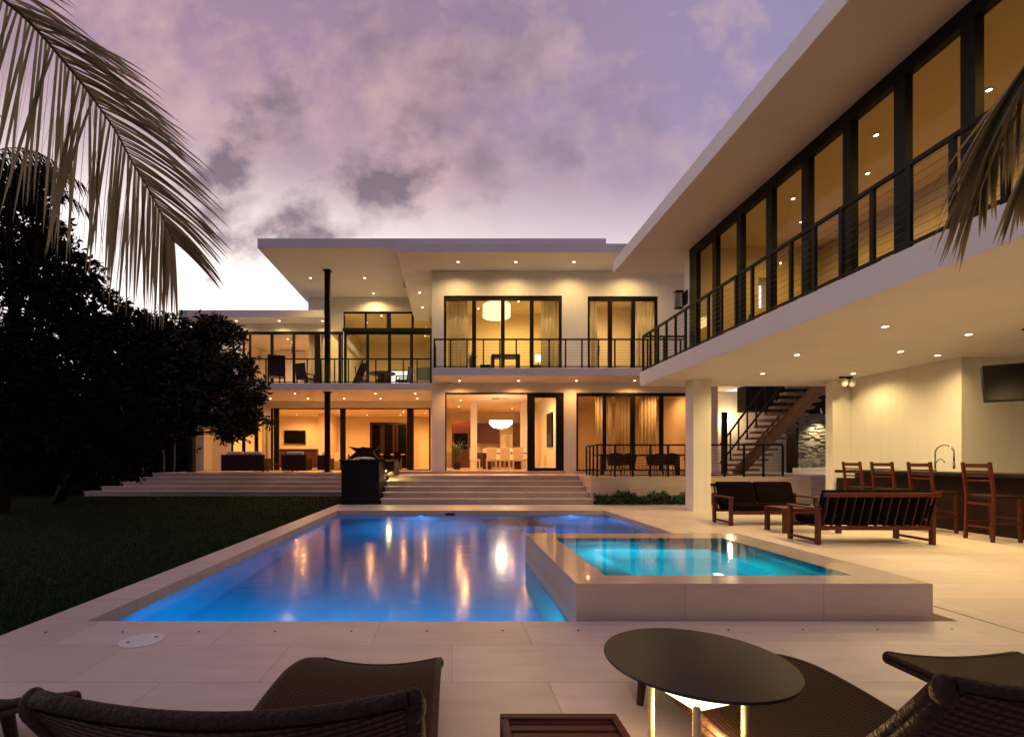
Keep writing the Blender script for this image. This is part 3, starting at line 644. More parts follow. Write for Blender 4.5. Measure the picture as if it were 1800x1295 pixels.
for k in range(0, n, 2):
    f = (k+.7)/n; y = y0+(y1-y0)*f; z = za+(zb-za)*(k+1)/n
    m = MB(); m.box(10.81, 10.85, y-.025, y+.025, z-.05, z+1.12); m.build('baluster', M['bronze'], rl)
m = MB(); m.bar((12.22, y0, za+1.15), (12.22, y1, zb+1.0), .05, .06); m.build('handrail', M['bronze'], t)
m = MB(); m.box(10.62, 10.78, 18.9, 19.06, TER, TER+2.42); m.box(10.58, 10.82, 18.86, 19.1, TER, TER+.03)
tag(m.build('post', M['bronze'], None), 'tall dark steel post at the foot of the floating staircase', 'post')
t = thing('wall_sconce', (12.25, 21.59, 3.1), 'small glowing wall lamp beside the floating staircase', 'wall lamp')
m = MB(); m.box(12.18, 12.32, 21.56, 21.598, 2.98, 3.28); m.build('bracket', M['black_metal'], t)
m = MB(); m.lathe((12.25, 21.49, 3.04), [(.05, 0), (.07, .06), (.07, .14), (.05, .2)], 16); m.build('lamp_shade', M['sconce'], t, smooth=True)
lamp('POINT', (12.25, 21.25, 3.15), 60, (1, .62, .30), t, .07)
m = MB(); m.box(12.1, 16.5, 19.9, 20.5, 3.40, S1-.01)
tag(m.build('bulkhead', M['black_stone']), 'black clad bulkhead hanging over the floating staircase', 'bulkhead')
m = MB(); m.box(14.35, 16.5, 20.1, 20.5, TER-.05, 3.39)
st = tag(thing('stone_wall', (15.3, 20.1, TER), 'rough stacked stone wall washed by a spotlight behind the bar pillar', 'stone wall'))
m.build('core', M['black_stone'], st)
m = MB(); z = TER
while z < 3.30:
    h = random.uniform(.035, .07); x = 14.33 - random.uniform(0, .05)
    while x < 16.5:
        l = random.uniform(.12, .45); d = random.uniform(.02, .10); m.box(x, x+l-.006, 20.1-d, 20.2, z, z+h-.006); x += l
    z += h
m.build('stone_face', M['stack_stone'], st)
m = MB(); m.box(14.25, 14.34, 20.0, 20.6, TER, 3.39); m.build('edge_trim', M['black_metal'], st)
t = thing('spotlight', (15.1, 19.9, 3.4), 'small spotlight fixed high on the stacked stone wall', 'spotlight')
m = MB(); m.tube([(15.1, 20.0, 3.5), (15.1, 19.8, 3.5), (15.1, 19.75, 3.3)], [.02, .02, .05], 10); m.build('housing', M['chrome'], t)
lamp('SPOT', (15.12, 19.66, 3.16), 260, (1, .84, .48), t, .04, rot=(R(9), 0, 0), spot=95, blend=.8)
m = MB(); m.box(15.0-.9, 16.6, 19.6, 20.0, TER, TER+.22); tag(m.build('planter_wall', M['stucco']), 'low white ledge along the foot of the stacked stone wall', 'ledge')

# ------------------------------------------------------------------ barbecue counter with fire bowl sculpture
t = thing('counter', (-2.9, 17, 0), 'black stone outdoor counter between the two flights of terrace steps', 'counter')
m = MB(); m.box(-3.5, -2.3, 15.32, 18.7, 0, 1.34)
m.build('body', M['black_stone'], t, bevel=.01)
m = MB(); m.box(-3.56, -2.08, 15.28, 18.8, 1.341, 1.41); m.build('top', M['black_stone'], t, bevel=.008)
m = MB(); m.box(-2.299, -2.02, 17.0, 18.7, TER, 1.34); m.build('cabinet', M['wood_dark'], t)
m = MB(); m.box(-2.295, -2.26, 16.7, 16.86, .98, 1.05); m.build('step_light', M['bulb_soft'], t)
lamp('AREA', (-2.20, 16.9, .96), 10, (1, .78, .30), t, .15, rot=(0, R(-25), 0))
t = thing('sculpture', (-2.95, 17.2, 1.41), 'dark star shaped metal sculpture standing on the black counter', 'sculpture')
m = MB()
def pxz(px, py, Y): p = P(px, py, Y); return (p.x, p.z)
pts = [(612,784.5),(632,787),(638,785),(652,787),(668,783.5),(662,790),(656,793),(660,800),(667,806.5),(648,806.5),(640,802),(630,806.5),(611,807),(619,800),(626,794),(620,789)]
fr = [Vector((pxz(a, c, 17.1)[0], 17.0, pxz(a, c, 17.1)[1])) for a, c in pts]; bk = [Vector((v.x, 17.25, v.z)) for v in fr]
n_ = len(fr); m.add(fr+bk, [tuple(range(n_)), tuple(range(2*n_-1, n_-1, -1))] + [(i, (i+1) % n_, n_+(i+1) % n_, n_+i) for i in range(n_)])
m.build('figure', M['bronze'], t)
m = MB(); m.lathe((-2.95, 16.3, 1.41), [(.10, 0), (.36, .02), (.33, .05), (.2, .08), (.02, .09)], 24)
tag(m.build('fire_bowl', M['cushion_white'], loc=(-2.95, 16.3, 1.41), smooth=True), 'shallow pale dome on the black counter in front of the star sculpture', 'bowl')

# ------------------------------------------------------------------ furniture builders
def rot2(p, c, a):
    x, y = p[0]-c[0], p[1]-c[1]; return (c[0]+x*math.cos(a)-y*math.sin(a), c[1]+x*math.sin(a)+y*math.cos(a), p[2])
def place(m, c, a):
    m.v = [rot2((v[0]+c[0], v[1]+c[1], v[2]+c[2]), c, a) for v in m.v]; return m
def sofa(x0, x1, yb, yf, label):
    """wood framed outdoor sofa, back plane at yb, front at yf"""
    s = 1 if yf > yb else -1; cx = (x0+x1)/2
    t = thing('sofa', (cx, (yb+yf)/2, 0), label, 'sofa', 'wood framed sofas on the bar terrace')
    for x in (x0+.03, x1-.03):
        for y, h in ((yb, .66), (yf, .58)):
            m = MB(); m.box(x-.03, x+.03, y-.035, y+.035, 0, h); m.build('leg', M['wood'], t, bevel=.004)
        m = MB(); m.box(x-.045, x+.045, min(yb, yf)-.04, max(yb, yf)+.04, .581, .615); m.box(x-.025, x+.025, min(yb, yf)+.035, max(yb, yf)-.035, .05, .09); m.build('armrest', M['wood'], t, bevel=.004)
    m = MB(); m.box(x0+.06, x1-.06, yf-.02, yf+.02, .24, .31); m.box(x0+.06, x1-.06, yb-.02, yb+.02, .24, .31)
    for x in (x0+.3, cx, x1-.3): m.box(x-.03, x+.03, min(yb, yf)+.02, max(yb, yf)-.02, .25, .29)
    m.build('seat_frame', M['wood'], t)
    m = MB()
    for k in range(13):
        x = x0+.10+(x1-x0-.2)*k/12; m.bar((x, yb+s*.0, .31), (x, yb-s*.13, .80), .05, .016, up=(1,0,0))
    m.build('back_slats', M['wood_dark'], t); m = MB()
    m.bar((x0+.03, yb-s*.14, .83), (x1-.03, yb-s*.14, .83), .05, .07); m.build('backrest', M['wood'], t)
    for k in range(2):
        xa = x0+.09+k*(x1-x0-.16)/2; xb = xa+(x1-x0-.2)/2
        m = MB(); m.box(xa, xb, min(yb+s*.04, yf-s*.02), max(yb+s*.04, yf-s*.02), .315, .45); m.build('seat_cushion', M['cushion'], t, bevel=.035)
        m = MB(); m.obox(((xa+xb)/2, yb+s*.02, .67), ((xb-xa)/2, 0, 0), (0, .06, .015), (0, -s*.07, .23)); m.build('back_cushion', M['cushion'], t, bevel=.03)
    return t
sofa(5.9, 7.76, 10.92, 10.27, 'wooden sofa with black cushions facing the pool, beside the white pillar')
sofa(6.02, 7.97, 7.99, 8.64, 'wooden sofa with black cushions seen from behind, in front of the bar stools')
t = thing('coffee_table', (6.88, 9.5, 0), 'low red wood coffee table between the two black cushioned sofas', 'table')
m = MB()
for k in range(6): m.box(6.34, 7.42, 9.21+k*.1, 9.21+k*.1+.088, .445, .475)
m.box(6.36, 7.40, 9.22, 9.25, .385, .444); m.box(6.36, 7.40, 9.75, 9.78, .385, .444); m.build('tabletop', M['wood'], t)
for x in (6.37, 7.39):
    for y in (9.24, 9.76):
        m = MB(); m.box(x-.035, x+.035, y-.035, y+.035, 0, .444); m.build('leg', M['wood'], t)
def stool(x, y, label, a=0):
    """bar stool, back to -x, facing +x"""
    t = thing('bar_stool', (x, y, 0), label, 'bar stool', 'red wood bar stools along the counter')
    def B(name, mm, bv=.003): mm.v = [rot2((v[0]+x, v[1]+y, v[2]), (x, y), a) for v in mm.v]; mm.build(name, M['wood'] if name != 'seat' else M['wood_dark'], t, bevel=bv)
    w = .23
    for sy in (-w, w):
        m = MB(); m.bar((-.02, sy, 0), (0, sy, .76), .045, .04); m.bar((0, sy, .76), (-.07, sy, 1.36), .045, .04); B('leg', m)
        m = MB(); m.bar((.42, sy, 0), (.40, sy, .74), .045, .04); B('leg', m)
    m = MB(); m.box(-.02, .44, -w-.02, w+.02, .745, .79); B('seat', m, .01)
    m = MB()
    for z, h in ((1.30, .07), (1.20, .03), (1.12, .03), (1.04, .03)):
        xo = -.07*(z-.76)/.6; m.box(xo-.012, xo+.012, -w+.02, w-.02, z-h/2, z+h/2)
    B('backrest', m)
    m = MB()
    for sy in (-w, w): m.box(.02, .39, sy-.015, sy+.015, .30, .33)
    m.box(-.02, .0, -w, w, .22, .255); m.box(-.015, .005, -w, w, .62, .66); m.box(.395, .415, -w, w, .38, .42); B('stretcher', m)
    return t
for y, l, a in ((11.05, 'bar stool nearest the white pillar, farthest from the camera', 0), (10.28, 'second bar stool from the white pillar, partly behind the sofa', .05),
             (9.45, 'third bar stool from the white pillar, right behind the sofa end', -.04), (8.42, 'bar stool nearest the camera, its feet fully in view beside the sofa', -.06)):
    stool(9.2, y, l, a)
t = thing('bar_counter', (10.1, 8, 0), 'long dark bar counter behind the red wood stools', 'bar counter')
m = MB(); m.box(10.0, 10.4, 2.0, 12.0, 0, 1.08); m.build('body', M['wood_dark'], t)
m = MB(); m.box(9.7, 10.72, 1.9, 12.25, 1.081, 1.15); m.build('counter_top', M['black_stone'], t, bevel=.006)
m = MB(); m.box(10.42, 10.88, 6, 13.1, .2, .92); m.build('back_cabinet', M['wood_dark'], t)
t = thing('faucet', (10.2, 10.1, 1.15), 'tall chrome spring faucet rising from the bar counter', 'faucet')
m = MB(); fx, fy = 10.22, 10.1; pts = [(fx, fy+.12, 1.15), (fx, fy+.12, 1.50)]
for k in range(9):
    aa = math.pi*k/8; pts.append((fx, fy+.12*math.cos(aa)*1.6 - .07, 1.54+.17*math.sin(aa)))
pts.append((fx, fy-.26, 1.35)); m.tube(pts, .014, 8); m.build('spout', M['chrome'], t, smooth=True)
m = MB(); pts = [(fx, fy+.12, 1.30)] + [(fx, fy+.12-.20*k/6, 1.32+.10*math.sin(math.pi*k/6.5)) for k in range(7)]; m.tube(pts, .01, 8); m.tube([(fx, fy-.26, 1.35), (fx, fy-.26, 1.22)], .02, 10); m.build('spray_arm', M['chrome'], t, smooth=True)
m = MB(); m.tube([(fx, fy+.12, 1.15), (fx, fy+.12, 1.19)], .03, 12); m.build('base', M['chrome'], t)
t = thing('menu_stand', (10.3, 11.4, 1.15), 'small pale box on the bar counter between the second and third stools', 'box')
m = MB(); m.box(10.25, 10.35, 11.2, 11.75, 1.15, 1.24); m.build('panel', M['white_plastic'], t, bevel=.01)
# television on a ceiling mount
t = thing('television', (9.7, 7.95, 3.0), 'black television hanging tilted from the soffit above the bar', 'television')
L0 = Vector((9.10, 8.30, 2.70)); dv = Vector((.87, -.50, 0)); up = Vector((.13, .22, .97)).normalized(); nv = dv.cross(up).normalized()
c = L0 + dv*.62
m = MB(); m.obox(c, dv*.62, up*.33, nv*.03); m.build('case', M['black_metal'], t, bevel=.006)
if nv.y > 0: nv = -nv
m = MB(); m.obox(c+nv*.032, dv*.60, up*.31, nv*.002); m.build('screen', M['screen'], t)
m = MB(); m.tube([c-nv*.05, c-nv*.12+Vector((0,0,.2)), Vector((c.x, c.y, RZ0))], .03, 10); m.box(c.x-.1, c.x+.1, c.y-.1, c.y+.1, RZ0-.03, RZ0-.001); m.build('mount', M['black_metal'], t)
for (x, y, l) in ((10.35, 12.75, 'pair of small white speakers on a bracket under the soffit, beside the bar wall'),):
    t = thing('speaker', (x, y, 3.4), l, 'speaker')
    m = MB(); m.box(x-.12, x+.2, y-.03, y+.03, RZ0-.05, RZ0-.001); m.build('bracket', M['black_metal'], t)
    for k in (-.06, .14):
        m = MB(); m.ball((x+k, y-.08, 3.42), .085, .08, .12, 14, 9); m.build('body', M['white_plastic'], t, smooth=True)

# small white camera under the balcony of the middle block
t = thing('wall_camera', (.0, 18.9, 4.35), 'small white camera on the wall just under the balcony, left of the dining opening', 'camera')
m = MB(); m.box(-.22, .02, 18.98, 19.19, 4.32, 4.42); m.tube([(.0, 19.05, 4.36), (.16, 18.85, 4.33)], .03, 10); m.build('body', M['white_plastic'], t)
m = MB(); m.tube([(.16, 18.85, 4.33), (.17, 18.84, 4.33)], .022, 10); m.build('lens', M['black_metal'], t)

# ------------------------------------------------------------------ sun loungers
PROF = [(0, .95), (.09, .82), (.24, .64), (.45, .475), (.70, .385), (.95, .36), (1.2, .37), (1.45, .365), (1.68, .32), (1.88, .245), (2.06, .17)]
def lounger(xl_, xr_, y0, label, prof=PROF, cup=.042):
    t = thing('sun_lounger', ((xl_+xr_)/2, y0+1, 0), label, 'sun lounger', 'wicker sun loungers lined up at the near pool edge')
    # smooth the profile
    ys_ = np.array([p[0] for p in prof]); zs_ = np.array([p[1] for p in prof])
    yy = np.linspace(0, ys_[-1], 44); zf = np.interp(yy, ys_, zs_)
    for _ in range(3): zf[1:-1] = (zf[:-2]+zf[1:-1]*2+zf[2:])/4
    n = 16; vs = []; fs = []; w = xr_-xl_
    top = []
    for i in range(len(yy)):
        j0, j1 = max(i-1, 0), min(i+1, len(yy)-1); ty, tz = yy[j1]-yy[j0], zf[j1]-zf[j0]; l = math.hypot(ty, tz); ny, nz = -tz/l, ty/l
        for k in range(n+1):
            u = k/n*2-1; d = -cup*(1-u*u)
            top.append(Vector((xl_+w*k/n, y0+yy[i]+ny*d, zf[i]+nz*d)))
    th = .035; m = MB(); bot = []
    for i in range(len(yy)):
        j0, j1 = max(i-1, 0), min(i+1, len(yy)-1); ty, tz = yy[j1]-yy[j0], zf[j1]-zf[j0]; l = math.hypot(ty, tz); ny, nz = -tz/l, ty/l
        for k in range(n+1):
            q = top[i*(n+1)+k]; bot.append(Vector((q.x, q.y-ny*th, q.z-nz*th)))
    N_ = len(top); q = lambda i, k: i*(n+1)+k
    for i in range(len(yy)-1):
        for k in range(n):
            fs.append((q(i,k), q(i,k+1), q(i+1,k+1), q(i+1,k))); fs.append((N_+q(i,k), N_+q(i+1,k), N_+q(i+1,k+1), N_+q(i,k+1)))
    m.add(top+bot, fs); m.build('seat', M['wicker'], t, smooth=True)
    # rolled wicker rim all round
    for k in (0, n):
        pts = [top[q(i,k)] + (Vector((0,0,-.03))) for i in range(len(yy))]
        m = MB(); sx = -.012 if k == 0 else .012
        m.tube([p+Vector((sx,0,.018)) for p in pts], .018, 8); m.tube([p+Vector((sx,0,-.016)) for p in pts], .018, 8); m.build('side_rim', M['wicker_rim'], t, smooth=True)
    for i in (0, len(yy)-1):
        m = MB(); e = -.008 if i == 0 else .008
        pts = [top[q(i,k)]+Vector((0,e,-.012)) for k in range(n+1)]; m.tube(pts, .019, 8); m.build('end_rim', M['wicker_rim'], t, smooth=True)
    for i in (0, len(yy)-1):
        for k in (0, n):
            p = top[q(i,k)]; m = MB(); m.ball((p.x+(-.012 if k == 0 else .012), p.y, p.z-.028), .024, .024, .036, 10, 8); m.build('corner', M['wicker_rim'], t, smooth=True)
    for i in (12, 36):
        for k in (1, n-1):
            p = top[q(i,k)]; m = MB(); m.tube([(p.x, p.y, p.z-.05), (p.x, p.y+(.05 if i > 20 else -.05), 0)], [.028, .02], 8); m.build('leg', M['wicker_rim'], t)
    return t
lounger(-.80, -.085, .94, 'brown wicker lounger between the slatted side table and the far left lounger')
lounger(1.03, 1.82, 1.00, 'brown wicker lounger under and right of the lit round table')
lounger(-2.72, -2.0, .50, 'brown wicker lounger at the left edge, only its foot end in view')
P5 = [(0, .98), (.1, .86), (.3, .68), (.5, .54), (.74, .42), (1.02, .345), (1.3, .315), (1.6, .30), (1.85, .30), (2.06, .30)]
lounger(2.5, 3.22, .70, 'brown wicker lounger at the right edge with its flat foot end raised', P5, .03)
# slatted side table
t = thing('side_table', (.42, 1.66, 0), 'low red slatted wooden side table right of the left wicker lounger', 'side table')
m = MB()
for k in range(9): m.box(.222, .618, 1.44+k*.052, 1.44+k*.052+.034, .375, .392)
m.build('slat_panel', M['wood'], t, bevel=.002)
m = MB(); m.box(.19, .65, 1.873, 1.91, .372, .401); m.box(.19, .65, 1.40, 1.437, .372, .401); m.box(.19, .221, 1.438, 1.872, .372, .400); m.box(.619, .65, 1.438, 1.872, .372, .400); m.build('frame', M['wood'], t, bevel=.004)
for x in (.21, .63):
    for y in (1.42, 1.89):
        m = MB(); m.box(x-.02, x+.02, y-.018, y+.018, 0, .371); m.build('leg', M['wood'], t)
# lamp table
t = thing('lamp_table', (.97, 1.92, 0), 'round dark topped table lit from beneath by a square lamp box on four posts', 'lamp table')
m = MB(); m.lathe((.97, 1.92, .598), [(.335, 0), (.348, .004), (.35, .010), (.348, .015), (.01, .0155)], 96); m.build('tabletop', M['disc'], t, smooth=False)
cors = [(.877, 1.73), (1.066, 1.794), (1.002, 1.983), (.813, 1.92)]
m = MB(); c3 = Vector((.94, 1.857, 0))
tp = [Vector((a, b_, .585)) for a, b_ in cors]; bt = [Vector((a, b_, .50)) for a, b_ in cors]
m.add(tp+bt, [(0,1,2,3), (7,6,5,4)] + [(i, (i+1) % 4, 4+(i+1) % 4, 4+i) for i in range(4)]); m.build('lamp_shade', M['lamp_glow'], t)
m = MB(); m.tube([(.96,1.91,.585),(.96,1.91,.598)], .15, 24); m.build('collar', M['brass'], t)
for a, b_ in cors:
    d = (Vector((a, b_, 0))-c3).normalized()*.02
    m = MB(); m.tube([(a+d.x, b_+d.y, 0), (a+d.x, b_+d.y, .52), (a+d.x, b_+d.y, .528)], [.0135, .0135, .008], 14); m.build('leg', M['brass'], t, smooth=True)
m = MB(); m.lathe((.96, 1.91, 0), [(.25, 0), (.25, .012), (.24, .018)], 40); m.build('base', M['brass'], t)
lamp('POINT', (.94, 1.857, .38), 20, (1, .62, .26), t, .10)
# deck lid and anchors
t = thing('skimmer_cover', (-2.40, 3.75, 0), 'round white skimmer lid set in the near pool deck', 'cover')
m = MB(); m.lathe((-2.40, 3.75, .001), [(.155, 0), (.155, .006), (.14, .008), (.01, .008)], 40); m.build('disc', M['white_plastic'], t)
for dx, dy in ((-.075, -.055), (.075, .055)):
    m = MB(); m.lathe((-2.40+dx, 3.75+dy, .0095), [(.014, 0), (.014, .001)], 12); m.build('hole', M['black_metal'], t)
m = MB(); m.lathe((-3.3, 3.92, .001), [(.009, 0), (.009, .003), (.004, .004)], 12)
a0 = m.build('deck_anchor', M['bronze'], loc=(-3.3, 3.92, 0)); sp_ = [(-3.3+.62*k, 3.93+.006*k) for k in range(16)]
names = ['near the lawn edge', 'just beside the round white lid', 'right of the round white lid', 'third from the lid', 'fourth from the lid', 'fifth from the lid', 'sixth from the lid', 'left of the spa corner', 'under the spa corner', 'before the spa front, at its left', 'before the spa front, left of its middle', 'before the spa front, at its middle', 'before the spa front, right of its middle', 'before the spa front, near its right end', 'right of the spa front', 'at the far right of the row']
for k, (x, y) in enumerate(sp_):
    o_ = a0 if k == 0 else a0.copy()
    if k: COL.objects.link(o_)
    o_.location = (x, y, 0); tag(o_, 'tiny metal deck anchor ' + names[k], 'deck anchor', 'metal anchors in a row along the near pool deck')
m = MB(); m.box(4.62, 4.72, 2.6, 9.5, .001, .006); tag(m.build('drain_strip', M['coping']), 'long pale drain strip in the deck right of the spa', 'drain')

# ------------------------------------------------------------------ terrace furniture and rooms
def wicker_sofa(x0, x1, y0, y1, label, toward=1):
    t = thing('terrace_sofa', ((x0+x1)/2, (y0+y1)/2, TER), label, 'sofa', 'wicker lounge seats with white cushions on the terrace')
    m = MB(); m.box(x0, x1, y0, y1, TER+.06, TER+.36); m.box(x0, x0+.14, y0, y1, TER+.361, TER+.62); m.box(x1-.14, x1, y0, y1, TER+.361, TER+.62)
    if toward > 0: m.box(x0, x1, y0-.13, y0-.001, TER+.06, TER+.78)
    else: m.box(x0, x1, y1+.001, y1+.13, TER+.06, TER+.78)
    m.build('frame', M['wicker_rim'], t, bevel=.01)
    n = max(1, round((x1-x0-.3)/.7))
    for k in range(n):
        a = x0+.15+(x1-x0-.3)*k/n; c_ = x0+.15+(x1-x0-.3)*(k+1)/n
        m = MB(); m.box(a+.01, c_-.01, y0+.02, y1-.02, TER+.37, TER+.50); m.build('seat_cushion', M['cushion_white'], t, bevel=.04)
        yy_ = y0+.02 if toward > 0 else y1-.16
        m = MB(); m.box(a+.02, c_-.02, yy_, yy_+.14, TER+.51, TER+.92); m.build('back_cushion', M['cushion_white'], t, bevel=.05)
    return t
wicker_sofa(-10.2, -8.3, 21.0+.5, 22.3, 'wide dark wicker sofa with white cushions, under the tree at the left of the terrace')
wicker_sofa(-7.6, -6.5, 21.7, 22.5, 'dark wicker armchair with white cushion, seen from behind left of the steel column')
wicker_sofa(-6.35, -5.75, 23.0, 23.7, 'narrow wicker armchair half hidden by the steel column')
t = thing('terrace_table', (-8.0, 23.0, TER), 'low red wooden table between the white cushioned wicker seats', 'table')
m = MB(); m.box(-9.0, -7.4, 22.7, 23.5, TER+.30, TER+.36); m.build('tabletop', M['wood'], t)
for x in (-8.9, -7.5):
    for y in (22.8, 23.4):
        m = MB(); m.box(x-.04, x+.04, y-.04, y+.04, TER, TER+.299); m.build('leg', M['wood'], t)
# dark tub chairs behind the right terrace railing
def tub(x, y, a, label):
    t = thing('terrace_chair', (x, y, TER), label, 'chair', 'dark wicker chairs behind the right terrace railing')
    m = MB(); n = 14; vs = []; fs = []
    for i in range(n+1):
        an = a + math.pi*(-.15+1.3*i/n); h = .80 - .16*abs(i/n-.5)*2
        for rr, z in ((.26, .36), (.32, h), (.285, h), (.235, .36)): vs.append((x+rr*math.cos(an), y+rr*math.sin(an), TER+z))
    for i in range(n):
        for k in range(4): fs.append((i*4+k, i*4+(k+1)%4, (i+1)*4+(k+1)%4, (i+1)*4+k))
    m.add(vs, fs); m.build('backrest', M['bronze'], t)
    m = MB(); m.lathe((x, y, TER+.36), [(.25, 0), (.26, .04), (.2, .07)], 20); m.build('seat', M['cushion'], t)
    for k in range(4):
        an = a+math.pi/4+k*math.pi/2; m = MB(); m.tube([(x+.17*math.cos(an), y+.17*math.sin(an), TER+.36), (x+.25*math.cos(an), y+.25*math.sin(an), TER)], .016, 6); m.build('leg', M['bronze'], t)
for k, (x, y, a, l) in enumerate(((5.6, 16.5, R(160), 'dark tub chair at the left end of the right terrace railing'), (6.25, 17.2, R(180), 'second dark tub chair from the left behind the terrace railing'),
        (7.0, 16.6, R(190), 'third dark tub chair from the left behind the terrace railing'), (7.75, 17.2, R(170), 'dark tub chair just left of the white pillar behind the railing'), (8.3, 16.6, R(200), 'dark tub chair nearest the white pillar behind the railing'))):
    tub(x, y, a, l)
t = thing('terrace_table', (6.9, 17.9, TER), 'dark dining table behind the tub chairs on the right terrace', 'table')
m = MB(); m.box(5.4, 8.6, 17.6, 18.4, TER+.70, TER+.75); m.build('tabletop', M['bronze'], t)
for x in (5.6, 8.4):
    m = MB(); m.box(x-.05, x+.05, 17.9, 18.1, TER, TER+.70); m.build('leg', M['bronze'], t)

# dining room
FL = .955
def dchair(x, y, a, label, g='pale dining chairs round the dining table'):
    t = thing('dining_chair', (x, y, FL), label, 'chair', g)
    def B(nm, mm, mt=M['chair_fabric'], bv=.01): mm.v = [rot2((v[0]+x, v[1]+y, v[2]+FL), (x, y), a) for v in mm.v]; mm.build(nm, mt, t, bevel=bv)
    m = MB(); m.box(-.23, .23, -.25, -.19, .42, 1.02); B('backrest', m)
    m = MB(); m.box(-.23, .23, -.189, .24, .38, .48); B('seat', m)
    for sx in (-.21, .21):
        for sy in (-.22, .21):
            m = MB(); m.box(sx-.02, sx+.02, sy-.02, sy+.02, 0, .379); B('leg', m, bv=0)
    return t
dchair(1.83, 22.4, 0, 'pale dining chair facing away, leftmost of the three backs at the table')
dchair(2.45, 22.4, 0, 'pale dining chair facing away, middle of the three backs at the table')
dchair(3.05, 22.4, 0, 'pale dining chair facing away, rightmost of the three backs at the table')
dchair(1.12, 23.2, R(-90), 'pale dining chair at the left head of the dining table')
dchair(3.75, 23.3, R(90), 'pale dining chair at the right head of the dining table')
for x, l in ((1.8, 'left'), (2.45, 'middle'), (3.1, 'right')): dchair(x, 24.3, R(180), 'pale dining chair on the far side of the table, ' + l + ' one')
t = thing('dining_table', (2.45, 23.3, FL), 'long dining table under the glowing chandelier', 'table')
m = MB(); m.box(1.35, 3.55, 22.8, 23.8, FL+.73, FL+.78); m.build('tabletop', M['cherry'], t)
for x in (1.7, 3.2):
    m = MB(); m.box(x-.2, x+.2, 23.1, 23.5, FL, FL+.729); m.build('leg', M['cherry'], t)
for k, x in enumerate((2.1, 2.35, 2.6, 2.85, 1.75)):
    m = MB(); m.lathe((x, 23.3, FL+.781), [(.05, 0), (.06, .02), (.035, .1), (.02, .16+.02*(k % 2))], 12)
    tag(m.build('vase', M['cushion_white'], loc=(x, 23.3, FL+.781), smooth=True), ['small pale vase left of the middle of the dining table', 'second small pale vase from the left in the table row', 'third small pale vase from the left in the table row', 'rightmost small pale vase on the dining table', 'small pale vase at the left end of the dining table'][k], 'vase', 'small vases along the dining table')
t = thing('chandelier', (2.36, 23.3, 3.1), 'bright oblong crystal chandelier over the dining table', 'chandelier')
m = MB(); m.box(1.95, 2.77, 23.18, 23.42, 4.34, 4.375); m.build('canopy', M['chrome'], t)
m = MB()
for i in range(22):
    x = 1.84+1.04*i/21
    for j in range(3):
        y = 23.15+.15*j; h = .40*math.sqrt(max(.12, 1-((x-2.36)/.58)**2)); zt = 3.29
        m.box(x-.016, x+.016, y-.016, y+.016, zt-h*random.uniform(.8, 1), zt)
m.build('crystals', M['crystal'], t)
m = MB()
for x in (1.9, 2.2, 2.5, 2.8):
    m.tube([(x, 23.3, 3.29), (2.36+(x-2.36)*.4, 23.3, 4.34)], .005, 5)
m.build('wire', M['chrome'], t)
lamp('POINT', (2.36, 22.85, 3.0), 55, (1, .74, .42), t, .25)
m = MB(); m.box(4.49, 4.55, 21.7, 22.9, 2.0, 3.55); tag(m.build('wall_picture', M['screen']), 'black framed picture on the dining room wall, seen through the sliding glass door', 'picture')
# kitchen behind the dining room
t = thing('kitchen_cabinet', (.9, 29, FL), 'tall dark red kitchen cabinets at the back left of the dining room', 'cabinet')
m = MB(); m.box(.0, 1.1, 27.4, 28.2, FL, 3.6); m.build('body', M['cherry'], t); m = MB(); m.box(.1, .9, 27.38, 27.399, 2.0, 2.9); m.build('oven', M['screen'], t); m = MB(); m.box(.1, .9, 27.34, 27.37, 2.2, 2.24); m.build('handle', M['chrome'], t)
t = thing('kitchen_cabinet', (3, 30, FL), 'dark red wall cabinets above the pale kitchen counter', 'cabinet')
m = MB(); m.box(1.6, 3.0, 30.3, 30.9, 2.45, 3.7); m.build('wall_unit', M['cherry'], t); m = MB(); m.box(3.9, 5.2, 30.3, 30.9, 2.2, 3.7); m.build('wall_unit', M['cherry'], t)
m = MB(); m.box(1.4, 5.2, 30.0, 30.9, FL, 1.85); m.build('base_unit', M['cherry'], t); m = MB(); m.box(1.35, 5.25, 29.95, 30.95, 1.851, 1.91); m.build('counter_top', M['cushion_white'], t)
m = MB(); m.box(3.05, 3.85, 30.6, 30.9, 1.92, 3.0); m.build('splashback', M['chrome'], t)
t = thing('column', (1.3, 25, FL), 'white interior column left of the dining table', 'column'); m = MB(); m.box(1.0, 1.32, 25.2, 25.6, FL, S1-.08); m.build('shaft', M['stucco'], t)
t = thing('column', (3.9, 25, FL), 'white interior column right of the chandelier', 'column'); m = MB(); m.box(3.62, 3.92, 25.2, 25.6, FL+.75, S1-.08); m.box(3.55, 3.98, 25.1, 25.7, FL, FL+.75); m.build('shaft', M['stucco'], t)
# potted plant and console at the left of the dining room
def plant(x, y, z, h, label, n=60, pot=.16):
    t = thing('potted_plant', (x, y, z), label, 'plant')
    m = MB(); m.lathe((x, y, z), [(pot*.7, 0), (pot, .02), (pot*1.1, .3), (pot, .3)], 18); m.build('pot', M['black_stone'], t)
    m = MB()
    for k in range(n):
        a = random.uniform(0, 6.28); l = h*random.uniform(.5, 1); bend = random.uniform(.15, .6)
        p0 = Vector((x, y, z+.28)); p1 = p0+Vector((math.cos(a)*l*bend*.5, math.sin(a)*l*bend*.5, l*.7)); p2 = p0+Vector((math.cos(a)*l*bend, math.sin(a)*l*bend, l*(.95-bend*.5)))
        sd = Vector((-math.sin(a), math.cos(a), 0))*.02
        m.add([p0-sd*.4, p0+sd*.4, p1+sd, p1-sd, p2], [(0,1,2,3), (3,2,4)])
    m.build('leaves', M['leaf_plant'], t)
